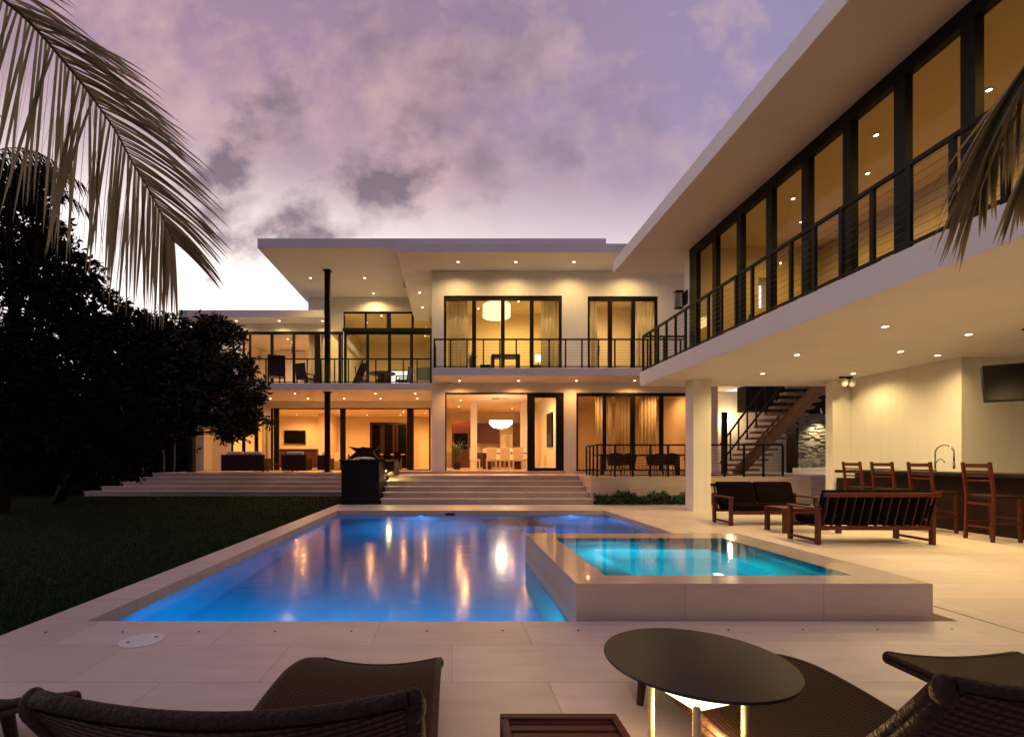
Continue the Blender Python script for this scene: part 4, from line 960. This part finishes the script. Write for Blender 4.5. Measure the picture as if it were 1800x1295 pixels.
plant(.25, 22.8, FL, 1.5, 'spiky green plant in a dark pot just inside the dining room, at the left')
# living room
t = thing('television', (-9.3, 35.9, 2.9), 'wall mounted black television in the lit living room', 'television')
x0_, x1_ = P(499, 0, 33.3).x, P(536, 0, 33.3).x; za_, zb_ = P(0, 779, 33.3).z, P(0, 756, 33.3).z
m = MB(); m.box(x0_, x1_, 33.35, 33.49, za_, zb_); m.build('case', M['black_metal'], t); m = MB(); m.box(x0_+.04, x1_-.04, 33.34, 33.349, za_+.04, zb_-.04); m.build('screen', M['screen'], t)
t = thing('sideboard', (-10.5, 33, TER), 'long dark sideboard below the living room television', 'sideboard')
m = MB(); m.box(P(489,0,32.3).x, P(557,0,32.3).x, 32.3, 33.0, TER, P(0,791,32.3).z); m.build('body', M['cherry'], t); m = MB(); m.box(P(488,0,32.3).x, P(558,0,32.3).x, 32.25, 33.05, P(0,791,32.3).z+.001, P(0,789.5,32.3).z+.02); m.build('top', M['black_stone'], t)
t = thing('room_divider', (-3.5, 32, TER), 'dark wooden glazed doors at the back right of the living room', 'doors')
m = MB(); xa, xb = P(650,0,31).x, P(718,0,31).x; zt = P(0,742,31).z
m.box(xa, xb, 31, 31.12, zt-.15, zt); 
for px in (650, 668, 672, 690, 696, 714): m.box(P(px,0,31).x, P(px,0,31).x+.14, 31, 31.12, TER, zt-.151)
m.build('frame', M['wood_dark'], t); m = MB(); m.box(xa, xb, 31.05, 31.07, TER, zt-.15); m.build('pane', M['screen'], t)
m = MB(); m.box(P(560,0,31).x, P(578,0,31).x, 31, 33.4, TER, S1-.08); part('partition', m, M['room'])
t = thing('armchair', (-6.6, 29, TER), 'tan armchair inside the living room behind the steel column', 'armchair')
m = MB(); m.box(-7.3, -6.3, 29, 29.8, TER, TER+.42); m.box(-7.3, -6.3, 29.8, 30.0, TER, TER+.9); m.box(-7.5, -7.3, 29, 30, TER, TER+.62); m.box(-6.3, -6.1, 29, 30, TER, TER+.62); m.build('body', M['oak'], t, bevel=.03); m = MB(); m.box(-7.2, -6.4, 29.5, 29.78, TER+.43, TER+.95); m.build('cushion', M['cushion_white'], t, bevel=.05)
t = thing('bar_table', (-4.2, 28.5, TER), 'high dark table with stools in the right half of the living room', 'table')
m = MB(); m.box(-4.5, -2.8, 28.2, 28.9, TER+.85, TER+.9); m.build('tabletop', M['cushion_white'], t)
for x in (-4.3, -3.0): 
    m = MB(); m.box(x-.05, x+.05, 28.5, 28.6, TER, TER+.849); m.build('leg', M['wood_dark'], t)
for k, x in enumerate((-4.3, -3.7, -3.1)):
    t = thing('room_stool', (x, 27.8, TER), ['left', 'middle', 'right'][k] + ' dark stool at the high table in the living room', 'stool', 'dark stools at the high living room table')
    m = MB(); m.box(x-.2, x+.2, 27.6, 28.0, TER+.6, TER+.68); m.build('seat', M['cushion'], t)
    m = MB(); m.box(x-.2, x+.2, 27.6, 27.64, TER+.681, TER+1.0); m.build('backrest', M['cushion'], t)
    for sx in (-.17, .17):
        m = MB(); m.box(x+sx-.02, x+sx+.02, 27.62, 27.96, TER, TER+.599); m.build('leg', M['wood_dark'], t)
# curtains
def curtain(x0, x1, y, z0, z1, label, name='curtain', mt='curtain', g='long pale curtains behind the windows'):
    m = MB(); n = max(12, int((x1-x0)*36)); vs = []; fs = []; ph = random.uniform(0, 6)
    for i in range(n+1):
        x = x0+(x1-x0)*i/n; d = .05*math.sin(i*1.15+ph)+.02*math.sin(i*.37)
        vs += [(x, y+d, z0), (x, y+d*.7, z1)]
    for i in range(n): fs.append((2*i, 2*i+2, 2*i+3, 2*i+1))
    m.add(vs, fs); o_ = m.build(name, M[mt], loc=((x0+x1)/2, y, z0), smooth=True)
    s_ = o_.modifiers.new('solid', 'SOLIDIFY'); s_.thickness = .006
    return tag(o_, label, 'curtain', g)
curtain(xm(786), xm(824), YM+.55, Z2+.02, 8.70, 'pale curtain at the left side of the big upstairs bedroom window')
curtain(xm(955), xm(992), YM+.55, Z2+.02, 8.70, 'bright pale curtain at the right side of the big upstairs bedroom window')
curtain(xm(1034), xm(1056), YM+.5, Z2+.02, 8.70, 'pale curtain at the left side of the small upstairs window')
curtain(xm(1128), xm(1160), YM+.5, Z2+.02, 8.70, 'pale curtain at the right side of the small upstairs window')
curtain(xl(538), xl(556), YL+.5, Z2+.02, 8.35, 'pale curtain behind the left upstairs balcony doors')
curtain(xl(560), xl(566), YL+.5, Z2+.02, 8.35, 'narrow pale curtain behind the upper steel column')
curtain(xl(382), xl(400), YL+.6, TER+.02, S1-.1, 'pale lit curtain behind the tree at the far left of the ground floor')
curtain(xl(452), xl(474), YL+.6, TER+.02, S1-.1, 'pale lit curtain beside the left living room door post')
for k, (xa, xb) in enumerate(((1075, 1108), (1118, 1150), (1172, 1206))):
    curtain(xm(xa), xm(xb), YM+2.2+.3*k, .98, S1-.12, ['first', 'second', 'third'][k]+' pale curtain from the left in the right ground floor room')
# upstairs bedroom
t = thing('pendant_lamp', (1.75, 21, 7.9), 'big white drum pendant lamp in the upstairs bedroom', 'lamp')
cx_, cz_ = P(873,0,20.8).x, P(0,546.5,20.8).z
m = MB(); m.lathe((cx_, 20.8, cz_-.28), [(.56, 0), (.60, .03), (.60, .53), (.56, .56)], 40); m.build('lamp_shade', M['bulb_soft'], t, smooth=False)
m = MB(); m.tube([(cx_, 20.8, cz_+.28), (cx_, 20.8, 8.75)], .012, 6); m.build('rod', M['chrome'], t)
lamp('POINT', (cx_, 20.8, cz_-.45), 120, YEL, t, .3)
t = thing('desk', (2.2, 20.1, Z2), 'dark writing desk behind the upstairs bedroom window', 'desk')
xa, xb = P(864,0,19.95).x, P(914,0,19.95).x
zt = Z2+1.0; m = MB(); m.box(xa, xb, 19.9, 20.4, zt-.12, zt); m.build('tabletop', M['wood_dark'], t)
for x in (xa, xb-.12): m = MB(); m.box(x, x+.12, 19.9, 20.4, Z2, zt-.121); m.build('leg', M['wood_dark'], t)
t = thing('table_lamp', (3.75, 20.6, Z2), 'small glowing table lamp beside the bright bedroom curtain', 'lamp')
lx = P(946,0,20.4).x
m = MB(); m.box(lx-.25, lx+.25, 20.2, 20.7, Z2, Z2+.62); m.build('stand', M['oak'], t); m = MB(); m.lathe((lx, 20.4, Z2+.80), [(.13, 0), (.11, .26), (.10, .26)], 20); m.build('lamp_shade', M['lamp_glow'], t); m = MB(); m.tube([(lx,20.4,Z2+.62),(lx,20.4,Z2+.82)], .03, 10); m.build('base', M['chrome'], t)
plant(P(829,0,20).x, 20, Z2, 1.1, 'dark plant beside the left mullion of the bedroom window', 40, .14)
t = thing('desk_chair', (1.5, 21, Z2), 'dark low chair beside the bedroom desk', 'chair'); m = MB(); m.box(1.25, 1.75, 20.8, 21.3, Z2+.38, Z2+.5); m.box(1.25, 1.75, 21.3, 21.38, Z2+.38, Z2+.85); m.build('seat', M['cushion'], t, bevel=.02)
for x in (1.3, 1.7): m = MB(); m.box(x-.02, x+.02, 20.85, 21.3, Z2, Z2+.379); m.build('leg', M['wood_dark'], t)
# bath room art and shelf
m = MB(); m.box(P(1052,0,22.5).x, P(1064,0,22.5).x, 23.3, 23.49, P(0,617,22.5).z, P(0,600,22.5).z); tag(m.build('wall_picture', M['art']), 'small dark red picture in the right upstairs window', 'picture')
t = thing('vanity', (7.6, 22.8, Z2), 'low wooden vanity in the right upstairs window', 'cabinet'); m = MB(); m.box(7.0, 8.8, 22.5, 23.3, Z2, Z2+.8); m.build('body', M['oak'], t)
# upper left balcony furniture
def bchair(x, y, a, label, s=1):
    t = thing('balcony_chair', (x, y, Z2-.02), label, 'chair', 'dark chairs on the left balcony'); zf_ = Z2-.02
    def B(nm, mm): mm.v = [rot2((v[0]*s+x, v[1]*s+y, v[2]*s+zf_), (x, y), a) for v in mm.v]; mm.build(nm, M['bronze'], t, bevel=.008)
    m = MB(); m.box(-.28, .28, -.28, .28, .34, .42); B('seat', m)
    m = MB(); m.obox((0, -.32, .70), (.28, 0, 0), (0, .02, 0), (0, -.05, .32)); B('backrest', m)
    for sx in (-.26, .26):
        m = MB(); m.box(sx-.03, sx+.03, -.28, .26, .56, .60); B('armrest', m)
        for sy in (-.25, .24): m = MB(); m.box(sx-.025, sx+.025, sy-.025, sy+.025, 0, .559 if sy > 0 else .34); B('leg', m)
bchair(P(486,0,22.2).x, 22.2, R(20), 'big dark armchair at the left end of the left balcony', 1.35)
bchair(P(535,0,22.2).x, 22.4, R(-25), 'dark armchair left of the upper steel column', 1.05)
bchair(P(638,0,22.8).x, 22.8, R(-80), 'dark chair at the left of the round balcony table')
bchair(P(708,0,22.8).x, 22.8, R(80), 'dark chair at the right of the round balcony table')
bchair(P(672,0,23.8).x, 23.8, R(180), 'dark chair behind the round balcony table')
t = thing('balcony_table', (P(672,0,22.8).x, 22.8, Z2), 'round dark table on the left balcony', 'table')
m = MB(); m.lathe((P(672,0,22.8).x, 22.8, Z2+.68), [(.62, 0), (.62, .05)], 28); m.build('tabletop', M['bronze'], t); m = MB(); m.tube([(P(672,0,22.8).x, 22.8, Z2-.02), (P(672,0,22.8).x, 22.8, Z2+.68)], .09, 12); m.build('leg', M['bronze'], t)
t = thing('ceiling_fan', (-7.2, 28.5, 7.8), 'dark ceiling fan in the left upstairs room', 'fan')
fx_, fz_ = P(514,0,28).x, P(0,616,28).z
m = MB(); m.tube([(fx_, 28, fz_), (fx_, 28, 8.40)], .03, 8); m.build('rod', M['bronze'], t)
for k in range(4):
    a = k*math.pi/2+.3; m = MB(); m.bar((fx_+.1*math.cos(a), 28+.1*math.sin(a), fz_), (fx_+.7*math.cos(a), 28+.7*math.sin(a), fz_), .12, .015); m.build('blade', M['bronze'], t)
t = thing('book_shelf', (P(622,0,29).x, 29, Z2), 'dark leaning shelf inside the double height room', 'shelf')
m = MB(); m.bar((-6.0, 28, Z2), (-5.4, 30, Z2+2.6), .5, .1); m.build('body', M['screen'], t)
m = MB(); m.box(-2.5, -1.25, 34.3, 34.9, Z2, Z2+3.2); tag(m.build('tall_cabinet', M['dark_green']), 'dark slate cabinet at the back right of the double height room', 'cabinet')
t = thing('balcony_lounger', (P(748,0,22).x, 22, Z2), 'pale cushion lounger at the right end of the left balcony', 'lounger')
m = MB(); m.box(-1.65, -1.0, 22.0, 23.2, Z2+.12, Z2+.24); m.build('cushion', M['cushion_white'], t, bevel=.03); m = MB(); m.box(-1.63, -1.02, 22.05, 23.15, Z2-.02, Z2+.119); m.build('base', M['bronze'], t)
# wing upper room furniture
t = thing('buffet', (8.1, 12.2, RZ1), 'long buffet with dark glasses and red flowers in the wing upstairs', 'buffet')
m = MB(); m.box(7.3, 9.4, 11.9, 12.5, RZ1+.01, RZ1+.75); m.build('body', M['room_yellow'], t); m = MB(); m.box(7.25, 9.45, 11.85, 12.52, RZ1+.751, RZ1+.80); m.build('top', M['black_stone'], t)
m = MB()
for k in range(9): m.lathe((7.4+.2*k, 12.0, RZ1+.80), [(.03, 0), (.01, .05), (.035, .12), (.03, .2)], 8)
for k in range(6): m.ball((9.2+random.uniform(-.1, .1), 12.1, RZ1+1.05+random.uniform(-.06, .1)), .05, .05, .05, 6, 5)
m.build('glassware', M['wood'], t)
for k, (x, y) in enumerate(((7.4, 10.9), (7.5, 9.9), (7.3, 8.7))):
    t = thing('wing_chair', (x, y, RZ1), ['farthest', 'middle', 'nearest'][k]+' dark chair behind the wing glazing', 'chair', 'dark chairs in the wing upstairs')
    m = MB(); m.box(x-.22, x+.22, y-.22, y+.22, RZ1+.42, RZ1+.48); m.build('seat', M['cushion'], t); m = MB(); m.box(x+.2, x+.24, y-.22, y+.22, RZ1+.481, RZ1+.95); m.build('backrest', M['cushion'], t)
    for sx in (-.2, .2): m = MB(); m.box(x+sx-.02, x+sx+.02, y-.2, y+.2, RZ1+.011, RZ1+.419); m.build('leg', M['wood_dark'], t)

# ------------------------------------------------------------------ vegetation
def leaves_mesh(name, centers, size, mat_, parent=None, per=7, spread=.5, loc=None, droop=.2, ratio=.38):
    """rosettes of pointed folded leaves at the given centres"""
    c = np.asarray(centers, float); n = len(c)*per
    cc = np.repeat(c, per, 0)
    d = rng.normal(size=(n, 3)); d[:, 2] = d[:, 2]*.7 + .15 - droop; d /= np.linalg.norm(d, axis=1)[:, None]
    L_ = size*rng.uniform(.6, 1.25, n)[:, None]
    r_ = rng.normal(size=(n, 3)); sd = np.cross(d, r_); sd /= np.linalg.norm(sd, axis=1)[:, None]
    base = cc + d*L_*spread*.25; tip = base + d*L_; mid = base + d*L_*.5
    up_ = np.cross(sd, d)*L_*.08
    v = np.stack([base, mid+sd*L_*ratio/2+up_, tip, mid-sd*L_*ratio/2+up_], 1).reshape(-1, 3)
    o_ = world_loc(parent) if parent else Vector(loc or (0,0,0)); v -= np.array(o_)
    idx = np.arange(n*4).reshape(-1, 4)
    f = np.concatenate([idx[:, [0,1,2]], idx[:, [0,2,3]]])
    me = bpy.data.meshes.new(name); me.vertices.add(len(v)); me.vertices.foreach_set('co', v.astype(np.float32).ravel())
    me.loops.add(f.size); me.loops.foreach_set('vertex_index', f.astype(np.int32).ravel())
    me.polygons.add(len(f)); me.polygons.foreach_set('loop_start', np.arange(0, f.size, 3, dtype=np.int32)); me.polygons.foreach_set('loop_total', np.full(len(f), 3, dtype=np.int32))
    me.update(calc_edges=True); me.validate(); me.materials.append(mat_)
    ob = bpy.data.objects.new(name, me); COL.objects.link(ob)
    if parent: ob.parent = parent
    elif loc: ob.location = loc
    return ob
def blob_points(blobs, dens):
    """points scattered through a cluster of ragged ellipsoids; blobs: (centre, radius xyz)"""
    out = []
    for (c, r_) in blobs:
        n = int(dens*r_[0]*r_[2]*4)
        q = rng.normal(size=(n, 3)); q /= np.linalg.norm(q, axis=1)[:, None]
        rad = rng.uniform(.35, 1, n)**.6
        lump = 1 + .22*np.sin(q[:, 0]*5.3+c[0]*3)*np.sin(q[:, 2]*6.1+c[2]*2) + .13*np.sin(q[:, 0]*13+c[1])*np.cos(q[:, 2]*11)
        keep = rng.uniform(size=n) < (.55+.45*np.sin(q[:, 0]*7+q[:, 2]*9+q[:, 1]*5+c[0]*5))
        p = np.array(c) + q*(rad*lump)[:, None]*np.array(r_)
        out.append(p[keep | (rad < .8)])
    return np.concatenate(out)
def tree(base, blobs_px, label, cat='tree', dens=60, size=.2, mt='leaf', trunk=.16, name='broadleaf_tree', group='dark trees left of the house'):
    bx_, by_ = base; t = thing(name, (bx_, by_, 0), label, cat, group)
    bl = []
    for (px, py, rp, Y, *el) in blobs_px:
        c = P(px, py, Y); rr = rp*Y/850; bl.append(((c.x, c.y, c.z), (rr, rr*.85, rr*(el[0] if el else .85))))
    cen = np.mean([b_[0] for b_ in bl], 0)
    m = MB(); fork = Vector((bx_*.7+cen[0]*.3, by_*.7+cen[1]*.3, min(cen[2]*.45, 2.4)))
    m.tube([(bx_, by_, -.05), (bx_+(fork.x-bx_)*.3, by_, fork.z*.5), fork], [trunk*1.25, trunk, trunk*.85], 9); m.build('trunk', M['bark'], t, smooth=True)
    m = MB()
    for (c, r_) in bl:
        c = Vector(c); mid = fork.lerp(c, .5)+Vector((random.uniform(-.2,.2), 0, random.uniform(.0,.35)))
        m.tube([fork, mid, c], [trunk*.6, trunk*.4, trunk*.18], 6)
        for k in range(7):
            a = Vector((random.gauss(0,1), random.gauss(0,1), random.gauss(0,.8))).normalized(); m.tube([mid.lerp(c, random.uniform(.2,1)), c+Vector((a.x*r_[0], a.y*r_[1], a.z*r_[2]))*.85], [trunk*.15, .012], 4)
    m.build('branch', M['bark'], t)
    leaves_mesh('crown', blob_points(bl, dens), size, M[mt], t)
    return t
# nearest big tree at the far left edge, middle tree, and the tree overlapping the house
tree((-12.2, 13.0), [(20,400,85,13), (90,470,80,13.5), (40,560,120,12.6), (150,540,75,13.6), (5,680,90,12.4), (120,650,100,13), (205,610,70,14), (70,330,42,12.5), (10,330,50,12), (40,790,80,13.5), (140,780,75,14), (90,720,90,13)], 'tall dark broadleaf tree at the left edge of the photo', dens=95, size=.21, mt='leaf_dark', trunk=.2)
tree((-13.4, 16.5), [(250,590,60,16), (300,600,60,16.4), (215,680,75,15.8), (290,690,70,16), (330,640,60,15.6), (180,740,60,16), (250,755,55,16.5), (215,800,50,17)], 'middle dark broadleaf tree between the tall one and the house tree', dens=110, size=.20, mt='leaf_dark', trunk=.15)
tree((-12.8, 15.6), [(375,580,34,14.6), (410,590,25,14.4), (350,640,60,14.6), (410,650,46,14.2), (440,690,32,14), (385,710,60,14.2), (430,735,42,14), (350,600,40,15), (330,700,50,14.4), (300,650,50,14.8), (405,752,34,14), (310,735,48,15), (260,700,50,15.2)], 'spreading broadleaf tree overlapping the left end of the house', dens=150, size=.17, trunk=.11)
# background belt beyond the lawn
for k, (px, Y, h, w_) in enumerate(((20, 21, 4.0, 2.4), (90, 20, 3.6, 2.2), (150, 23, 4.0, 2.6), (215, 25, 3.5, 2.2), (270, 25, 3.4, 2.0), (320, 27.5, 3.2, 1.9), (-60, 20, 4.6, 2.6))):
    x = (px-794)*Y/850
    t = thing('hedge_shrub', (x, Y, 0), ['dark shrub at the left edge behind the lawn', 'dark shrub second from the left edge behind the lawn', 'dark shrub behind the lawn, under the tall tree', 'dark shrub left of the lowest terrace step', 'dark shrub above the left end of the terrace steps', 'dark shrub beside the left corner of the house', 'large dark shrub past the left edge'][k], 'shrub', 'dark shrubs closing the garden at the left')
    m = MB()
    for j in range(7): a = random.uniform(0, 6.28); m.tube([(x+.2*math.cos(a), Y+.2*math.sin(a), -.05), (x+w_*.5*math.cos(a), Y+.4*math.sin(a), h*.75)], [.05, .02], 5)
    m.build('stem', M['bark'], t)
    pts = blob_points([((x, Y, h*.55), (w_*1.0, 1.4, h*.5)), ((x-.8, Y, h*.4), (w_*.8, 1.2, h*.42)), ((x+.9, Y, h*.42), (w_*.8, 1.2, h*.42))], 120)
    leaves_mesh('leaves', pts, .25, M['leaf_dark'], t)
# slender stems by the terrace end
for k, (px, Y) in enumerate(((212, 21.5), (228, 22), (251, 21.8), (287, 22.5), (305, 23))):
    x = (px-794)*Y/850; t = thing('slender_tree', (x, Y, 0), ['thin pale trunk, leftmost of the row beyond the steps', 'thin pale trunk, second of the row beyond the steps', 'thin pale trunk in the middle of the row beyond the steps', 'thin pale trunk, fourth of the row beyond the steps', 'thin pale trunk nearest the house in the row beyond the steps'][k], 'tree', 'slender trees beyond the left terrace end')
    m = MB(); m.tube([(x, Y, 0), (x+random.uniform(-.1,.1), Y, 1.5), (x+random.uniform(-.2,.2), Y, 3.4)], [.05, .04, .025], 7); m.build('trunk', M['bark_pale'], t)
    leaves_mesh('crown', blob_points([((x, Y, 3.9), (.9, .8, .9))], 60), .22, M['leaf_dark'], t)
# low plants in front of the right terrace wall
t = thing('low_hedge', (6.0, 15.35, 0), 'low row of dark green plants at the foot of the white terrace wall', 'hedge')
pts = np.stack([rng.uniform(4.6, 9.5, 1300), rng.uniform(15.12, 15.5, 1300), rng.uniform(.03, .33, 1300)], 1); pts[:, 2] *= .8+.25*np.sin(pts[:, 0]*6)+.12*np.sin(pts[:, 0]*17)
leaves_mesh('leaves', pts, .13, M['leaf_plant'], t, per=6)
m = MB(); m.box(4.55, 9.6, 15.205, 15.56, -.01, .04); m.build('soil', M['bark'], t)
# lawn blades
n = 70000; yy = 3.2+ (rng.uniform(0, 1, n)**1.7)*16; xx = -3.62-rng.uniform(0, 1, n)**1.2*(yy*1.0+1.0)
ok = ~((yy > 18.8) & (xx > -14.6)); xx, yy = xx[ok], yy[ok]; n = len(xx)
h = rng.uniform(.025, .055, n); a = rng.uniform(0, 6.28, n); w_ = .0035+.0006*yy
p0 = np.stack([xx-np.cos(a)*w_, yy-np.sin(a)*w_, np.full(n, -.021)], 1); p1 = np.stack([xx+np.cos(a)*w_, yy+np.sin(a)*w_, np.full(n, -.021)], 1)
p2 = np.stack([xx+rng.normal(size=n)*.015, yy+rng.normal(size=n)*.015, h-.02], 1)
v = np.stack([p0, p1, p2], 1).reshape(-1, 3); f = np.arange(n*3).reshape(-1, 3)
me = bpy.data.meshes.new('grass'); me.vertices.add(len(v)); me.vertices.foreach_set('co', v.astype(np.float32).ravel()); me.loops.add(f.size); me.loops.foreach_set('vertex_index', f.astype(np.int32).ravel())
me.polygons.add(n); me.polygons.foreach_set('loop_start', np.arange(0, f.size, 3, dtype=np.int32)); me.polygons.foreach_set('loop_total', np.full(n, 3, dtype=np.int32)); me.update(calc_edges=True); me.materials.append(M['grass'])
g_ = bpy.data.objects.new('grass', me); COL.objects.link(g_); tag(g_, 'dark mown lawn grass left of the pool', 'grass', kind='stuff')

# palm fronds
def frond(parent, pts, length_l, length_r, n, left_dir, right_dir, droop=.55, wid=.022, tgk=None, mt='palm'):
    """rachis through pts; leaflets to both sides"""
    pts = [Vector(p) for p in pts]
    def at(f):
        s = f*(len(pts)-1); i = min(int(s), len(pts)-2); return pts[i].lerp(pts[i+1], s-i)
    m = MB(); m.tube([at(k/24) for k in range(25)], [.011*(1-k/26)+.002 for k in range(25)], 7)
    o_ = m.build('frond', M['palm'], parent, smooth=True)
    m = MB()
    for k in range(n):
        f = (k+.5)/n; p = at(f); tg = (at(min(f+.03, 1))-at(max(f-.03, 0))).normalized()
        taper = math.sin(math.pi*min(1, .22+.70*f))**.6
        for sgn, ln, dr in ((-1, length_l, Vector(left_dir)), (1, length_r, Vector(right_dir))):
            l = ln*taper*random.uniform(.88, 1.08); d = (dr.normalized()*.9 + tg*((.25+.5*f) if tgk is None else tgk*(1+5*f**4)) + Vector((random.gauss(0,.05), random.gauss(0,.08), random.gauss(0,.05)))).normalized()
            q = p.copy(); seg = 7; prev = None; vs = []; fs = []
            for j in range(seg+1):
                w = wid*(.55+.9*(j/seg))*(1-(j/seg)**2.2)+.001 if j < seg else .0008
                sd = d.cross(Vector((0, 1, 0)))
                sd = (sd.normalized()*.75 + Vector((0, .65, 0))*(1 if (k % 2) else -1)).normalized()
                vs += [q-sd*w/2, q+sd*w/2]
                if j: b_ = 2*j; fs.append((b_-2, b_-1, b_+1, b_))
                q = q+d*l/seg; d = (d+Vector((0, 0, -droop/seg))).normalized()
            m.add(vs, fs)
    m.build('leaflet', M[mt], o_)
    return o_
def W3(pts): return [P(*p) for p in pts]
pt = thing('palm_tree', (-4.9, 1.9, 0), 'coconut palm at the left edge, its big frond hanging into the sky', 'palm tree')
m = MB(); m.tube([(-4.9, 1.9, 0), (-4.85, 2.0, 1.5), (-4.6, 2.2, 3.2), (-4.3, 2.3, 4.9)], [.2, .15, .13, .12], 14); m.build('trunk', M['bark'], pt, smooth=True)
frond(pt, [(-4.3, 2.3, 4.9), (-3.9, 2.6, 5.0)] + W3([(-120,-170,3.05), (-60,-90,3.0), (6,0,3.0), (45,32,3.0), (78,67,3.0), (110,106,3.0), (141,143,3.0), (167,178,3.0), (205,232,2.95), (232,285,2.9), (262,333,2.88), (288,385,2.85), (306,425,2.82)]), 1.12, .92, 132, (-.32, 0, -1), (1, 0, -.36), .40, .020, tgk=.14)
for k in range(5):
    a = R(100+k*45); c = Vector((-4.3, 2.3, 4.9)); e = [c + Vector((math.cos(a)*d_, math.sin(a)*d_, .9*d_-.33*d_*d_)) for d_ in (0, .5, 1, 1.5, 2, 2.5)]
    frond(pt, e, .8, .8, 24, (math.sin(a), -math.cos(a), -.5), (-math.sin(a), math.cos(a), -.5), .5, .03)
pr = thing('palm_tree', (4.35, .9, 0), 'palm at the right edge, its dark frond hanging before the upper balcony', 'palm tree')
m = MB(); m.tube([(4.35, .9, 0), (4.3, 1.0, 1.5), (4.2, 1.1, 3.2), (4.1, 1.2, 4.2)], [.16, .13, .12, .11], 14); m.build('trunk', M['bark'], pr, smooth=True)
frond(pr, [(4.1, 1.2, 4.2), (4.1, 1.9, 4.3)] + W3([(1900,20,3.1), (1850,60,3.1), (1805,110,3.1), (1770,175,3.1), (1742,250,3.1), (1725,330,3.1)]), 1.2, .7, 90, (-.62, 0, -.95), (.1, 0, -1), .5, .022, tgk=.2)
frond(pr, [(4.1, 1.2, 4.2), (4.2, 2.0, 4.1)] + W3([(1920,130,3.3), (1880,170,3.3), (1840,220,3.3), (1810,280,3.3), (1790,340,3.3)]), .85, .6, 56, (-.45, 0, -1), (.2, 0, -1), .4, .022, tgk=.2)
for k in range(4):
    a = R(-80+k*45); c = Vector((4.1, 1.2, 4.2)); e = [c + Vector((math.cos(a)*d_*.6, math.sin(a)*d_*.6, .5*d_-.33*d_*d_)) for d_ in (0, .5, 1, 1.5, 2)]
    if k < 2: frond(pr, e, .5, .5, 20, (math.sin(a), -math.cos(a), -.5), (-math.sin(a), math.cos(a), -.5), .5, .03)
# small palm crown over the left trees
pb = thing('palm_tree', (-11.9, 11.2, 0), 'small dark palm crown above the tall tree at the left edge', 'palm tree')
m = MB(); m.tube([(-11.9, 11.2, 0), (-11.5, 11.2, 4), (-11.0, 11.2, 7.6)], [.2, .15, .12], 10); m.build('trunk', M['bark'], pb)
c = P(-20, 270, 11.2)
for k, a in enumerate((-75, -40, -10, 20, 55, 120, 170)):
    a = R(a); e = [c + Vector((math.cos(a)*d_, .2*d_, math.sin(a)*d_*.6-.22*d_*d_)) for d_ in (0, .5, 1, 1.5, 2)]
    frond(pb, e, .7, .7, 26, (-math.sin(a)*.5-.2, .3, -1), (.4, -.3, -1), .5, .04, mt='leaf_dark')
